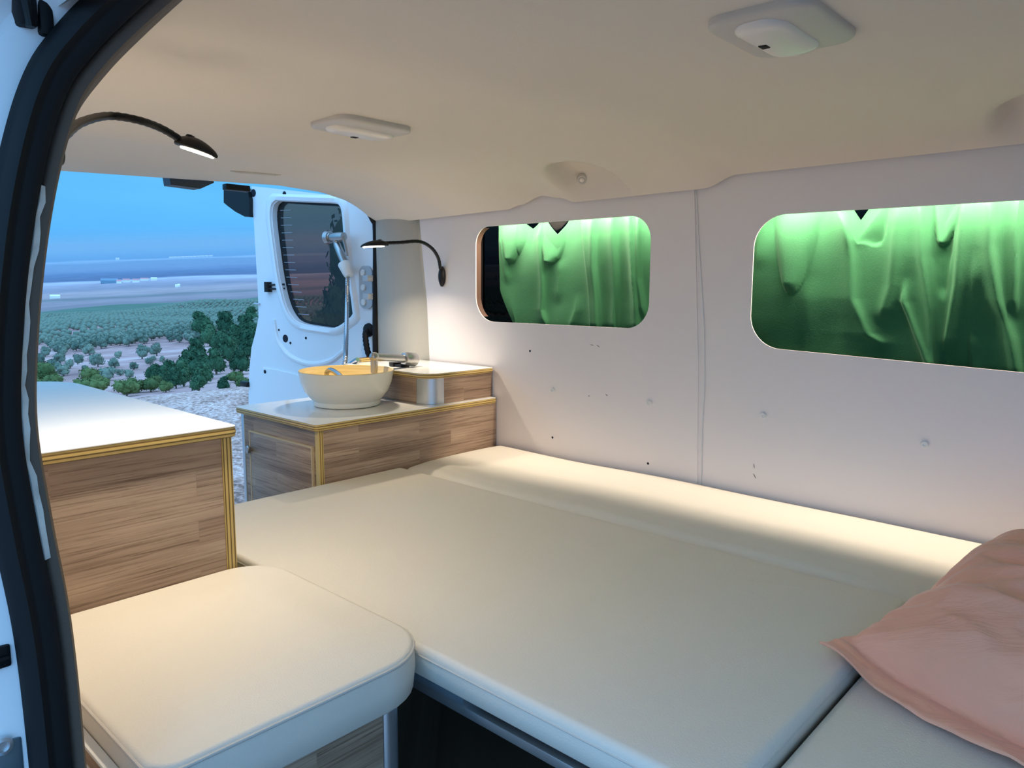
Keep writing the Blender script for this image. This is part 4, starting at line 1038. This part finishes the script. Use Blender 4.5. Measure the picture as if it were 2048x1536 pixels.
# far buildings
bw = plain('white render', (240, 238, 232), .8); bb = plain('blue sheet roof', (120, 150, 170), .7); bp_ = plain('pink tile', (214, 158, 160), .8)
def house(px, py, wpx, hpx, label, roof, name='farm_building', group=None, cat='building'):
    r = pix_hit(px, py)
    if not r: return
    a, b, t = r; w = wpx*t/F; h = hpx*t/F; o = lw(a, b, terr(a, b)); root = thing(name, label, cat, o, group)
    R = AL.cross(Vector((0, 0, 1))).normalized(); Dp = AL; dp = max(6, w*.35)
    def q(u, v, z): return o + R*u + Dp*v + Vector((0, 0, z-.5))
    hw = h*.62
    m = MB().add([q(-w/2, 0, 0), q(w/2, 0, 0), q(w/2, dp, 0), q(-w/2, dp, 0), q(-w/2, 0, hw), q(w/2, 0, hw), q(w/2, dp, hw), q(-w/2, dp, hw)], [(0, 1, 5, 4), (1, 2, 6, 5), (2, 3, 7, 6), (3, 0, 4, 7)])
    build(m, 'walls', bw if roof is not bb else bb, root)
    m = MB().add([q(-w/2, -.2, hw), q(w/2, -.2, hw), q(w/2, dp/2, h), q(-w/2, dp/2, h), q(w/2, dp+.2, hw), q(-w/2, dp+.2, hw)], [(0, 1, 2, 3), (3, 2, 4, 5), (1, 4, 2), (0, 3, 5)])
    build(m, 'roof', roof, root)
house(219, 567, 27, 9, 'long blue grey barn left of the white farm buildings on the plain', bb)
for (x, y, w, h, l) in ((238, 567, 8, 7, 'white gabled shed right beside the blue grey barn on the plain'), (253, 565, 12, 7, 'white house with pink roof in the middle of the distant farm'), (272, 565, 11, 7, 'white shed near the right of the distant farm row'), (289, 561, 13, 5, 'low pale shed beside the bright white farm end house'), (308, 561, 10, 6, 'bright white house at the right end of the distant farm')): house(x, y, w, h, l, bp_ if 'pink' in l or 'shed' in l else bw)
house(110, 597, 15, 7, 'small white farmhouse alone in the field at far left', bw); house(235, 520, 6, 4, 'tiny white building alone near the horizon', bw)
house(353, 575, 4, 6, 'pale twin silo shed alone in the field, left one', bw); house(358, 574, 4, 6, 'pale twin silo shed alone in the field, right one', bw)
for k in range(11): house(342+k*8, 516-k*.3, 6, 2.4, 'thin pale greenhouse in the row near the horizon', bw, 'greenhouse', 'row of distant greenhouses', 'greenhouse')

# ------------------------------------------------------------------ sky
W = bpy.data.worlds.new('dusk sky'); SC.world = W; W.use_nodes = True; t = W.node_tree; bg = t.nodes['Background']
class _W(NT):
    def __init__(s): s.t = t
nt = _W(); tc = nt.n('ShaderNodeTexCoord'); sx = nt.n('ShaderNodeSeparateXYZ'); nt.l(tc.outputs['Generated'], sx.inputs[0])
r = ramp(nt, sx.outputs['Z'], [(0.0, (.09, .43, .98, 1)), (.05, (.10, .46, 1, 1)), (.10, (.125, .53, 1, 1)), (.3, (.115, .50, 1, 1)), (.5, (.2, .57, 1.05, 1)), (1, (.50, .90, 1.45, 1))])
mp = nt.n('ShaderNodeMapping'); mp.inputs['Scale'].default_value = (2.2, 2.2, 14); nt.l(tc.outputs['Generated'], mp.inputs[0])
nz = nt.n('ShaderNodeTexNoise', i_Scale=1.4, i_Detail=5.0, i_Roughness=.55); nt.l(mp.outputs[0], nz.inputs['Vector'])
r2 = ramp(nt, nz.outputs['Fac'], [(.35, (.93, .96, .985, 1)), (.6, (1.05, 1.03, 1.01, 1))])
mm = nt.n('ShaderNodeMix', data_type='RGBA', blend_type='MULTIPLY'); mm.inputs[0].default_value = 1; nt.l(r.outputs['Color'], mm.inputs[6]); nt.l(r2.outputs['Color'], mm.inputs[7])
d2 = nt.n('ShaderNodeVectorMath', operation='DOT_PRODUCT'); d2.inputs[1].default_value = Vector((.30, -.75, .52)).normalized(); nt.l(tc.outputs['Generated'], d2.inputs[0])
rb = ramp(nt, d2.outputs['Value'], [(.30, (0, 0, 0, 1)), (.9, (.44, .90, 1.55, 1))])  # blue lobe added to the unseen sky behind the camera, brightens door and bed
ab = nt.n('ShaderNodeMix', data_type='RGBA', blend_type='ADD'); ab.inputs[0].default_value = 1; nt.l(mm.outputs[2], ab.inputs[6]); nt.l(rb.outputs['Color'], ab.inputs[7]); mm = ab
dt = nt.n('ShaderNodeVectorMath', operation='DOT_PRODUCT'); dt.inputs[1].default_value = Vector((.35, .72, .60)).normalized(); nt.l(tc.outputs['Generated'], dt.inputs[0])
rg = ramp(nt, dt.outputs['Value'], [(.45, (0, 0, 0, 1)), (.75, (.15, .20, .26, 1)), (.95, (.55, .70, .86, 1))])  # made-up afterglow in the unseen sky past the far wall, brightens the ground
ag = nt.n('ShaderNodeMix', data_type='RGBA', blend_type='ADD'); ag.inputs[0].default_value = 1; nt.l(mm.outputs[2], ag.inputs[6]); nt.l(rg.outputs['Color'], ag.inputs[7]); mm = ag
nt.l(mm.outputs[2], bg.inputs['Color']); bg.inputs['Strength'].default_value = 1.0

# ------------------------------------------------------------------ view
vs = SC.view_settings; vs.view_transform = 'Standard'; vs.look = 'None'; vs.exposure = 0; vs.gamma = 1; vs.use_curve_mapping = False
SC.cycles.use_denoising = True; SC.cycles.adaptive_threshold = .015
SC.cycles.max_bounces = 10; SC.cycles.diffuse_bounces = 6; SC.cycles.transparent_max_bounces = 16
SC.cycles.sample_clamp_indirect = 6; SC.cycles.volume_bounces = 1
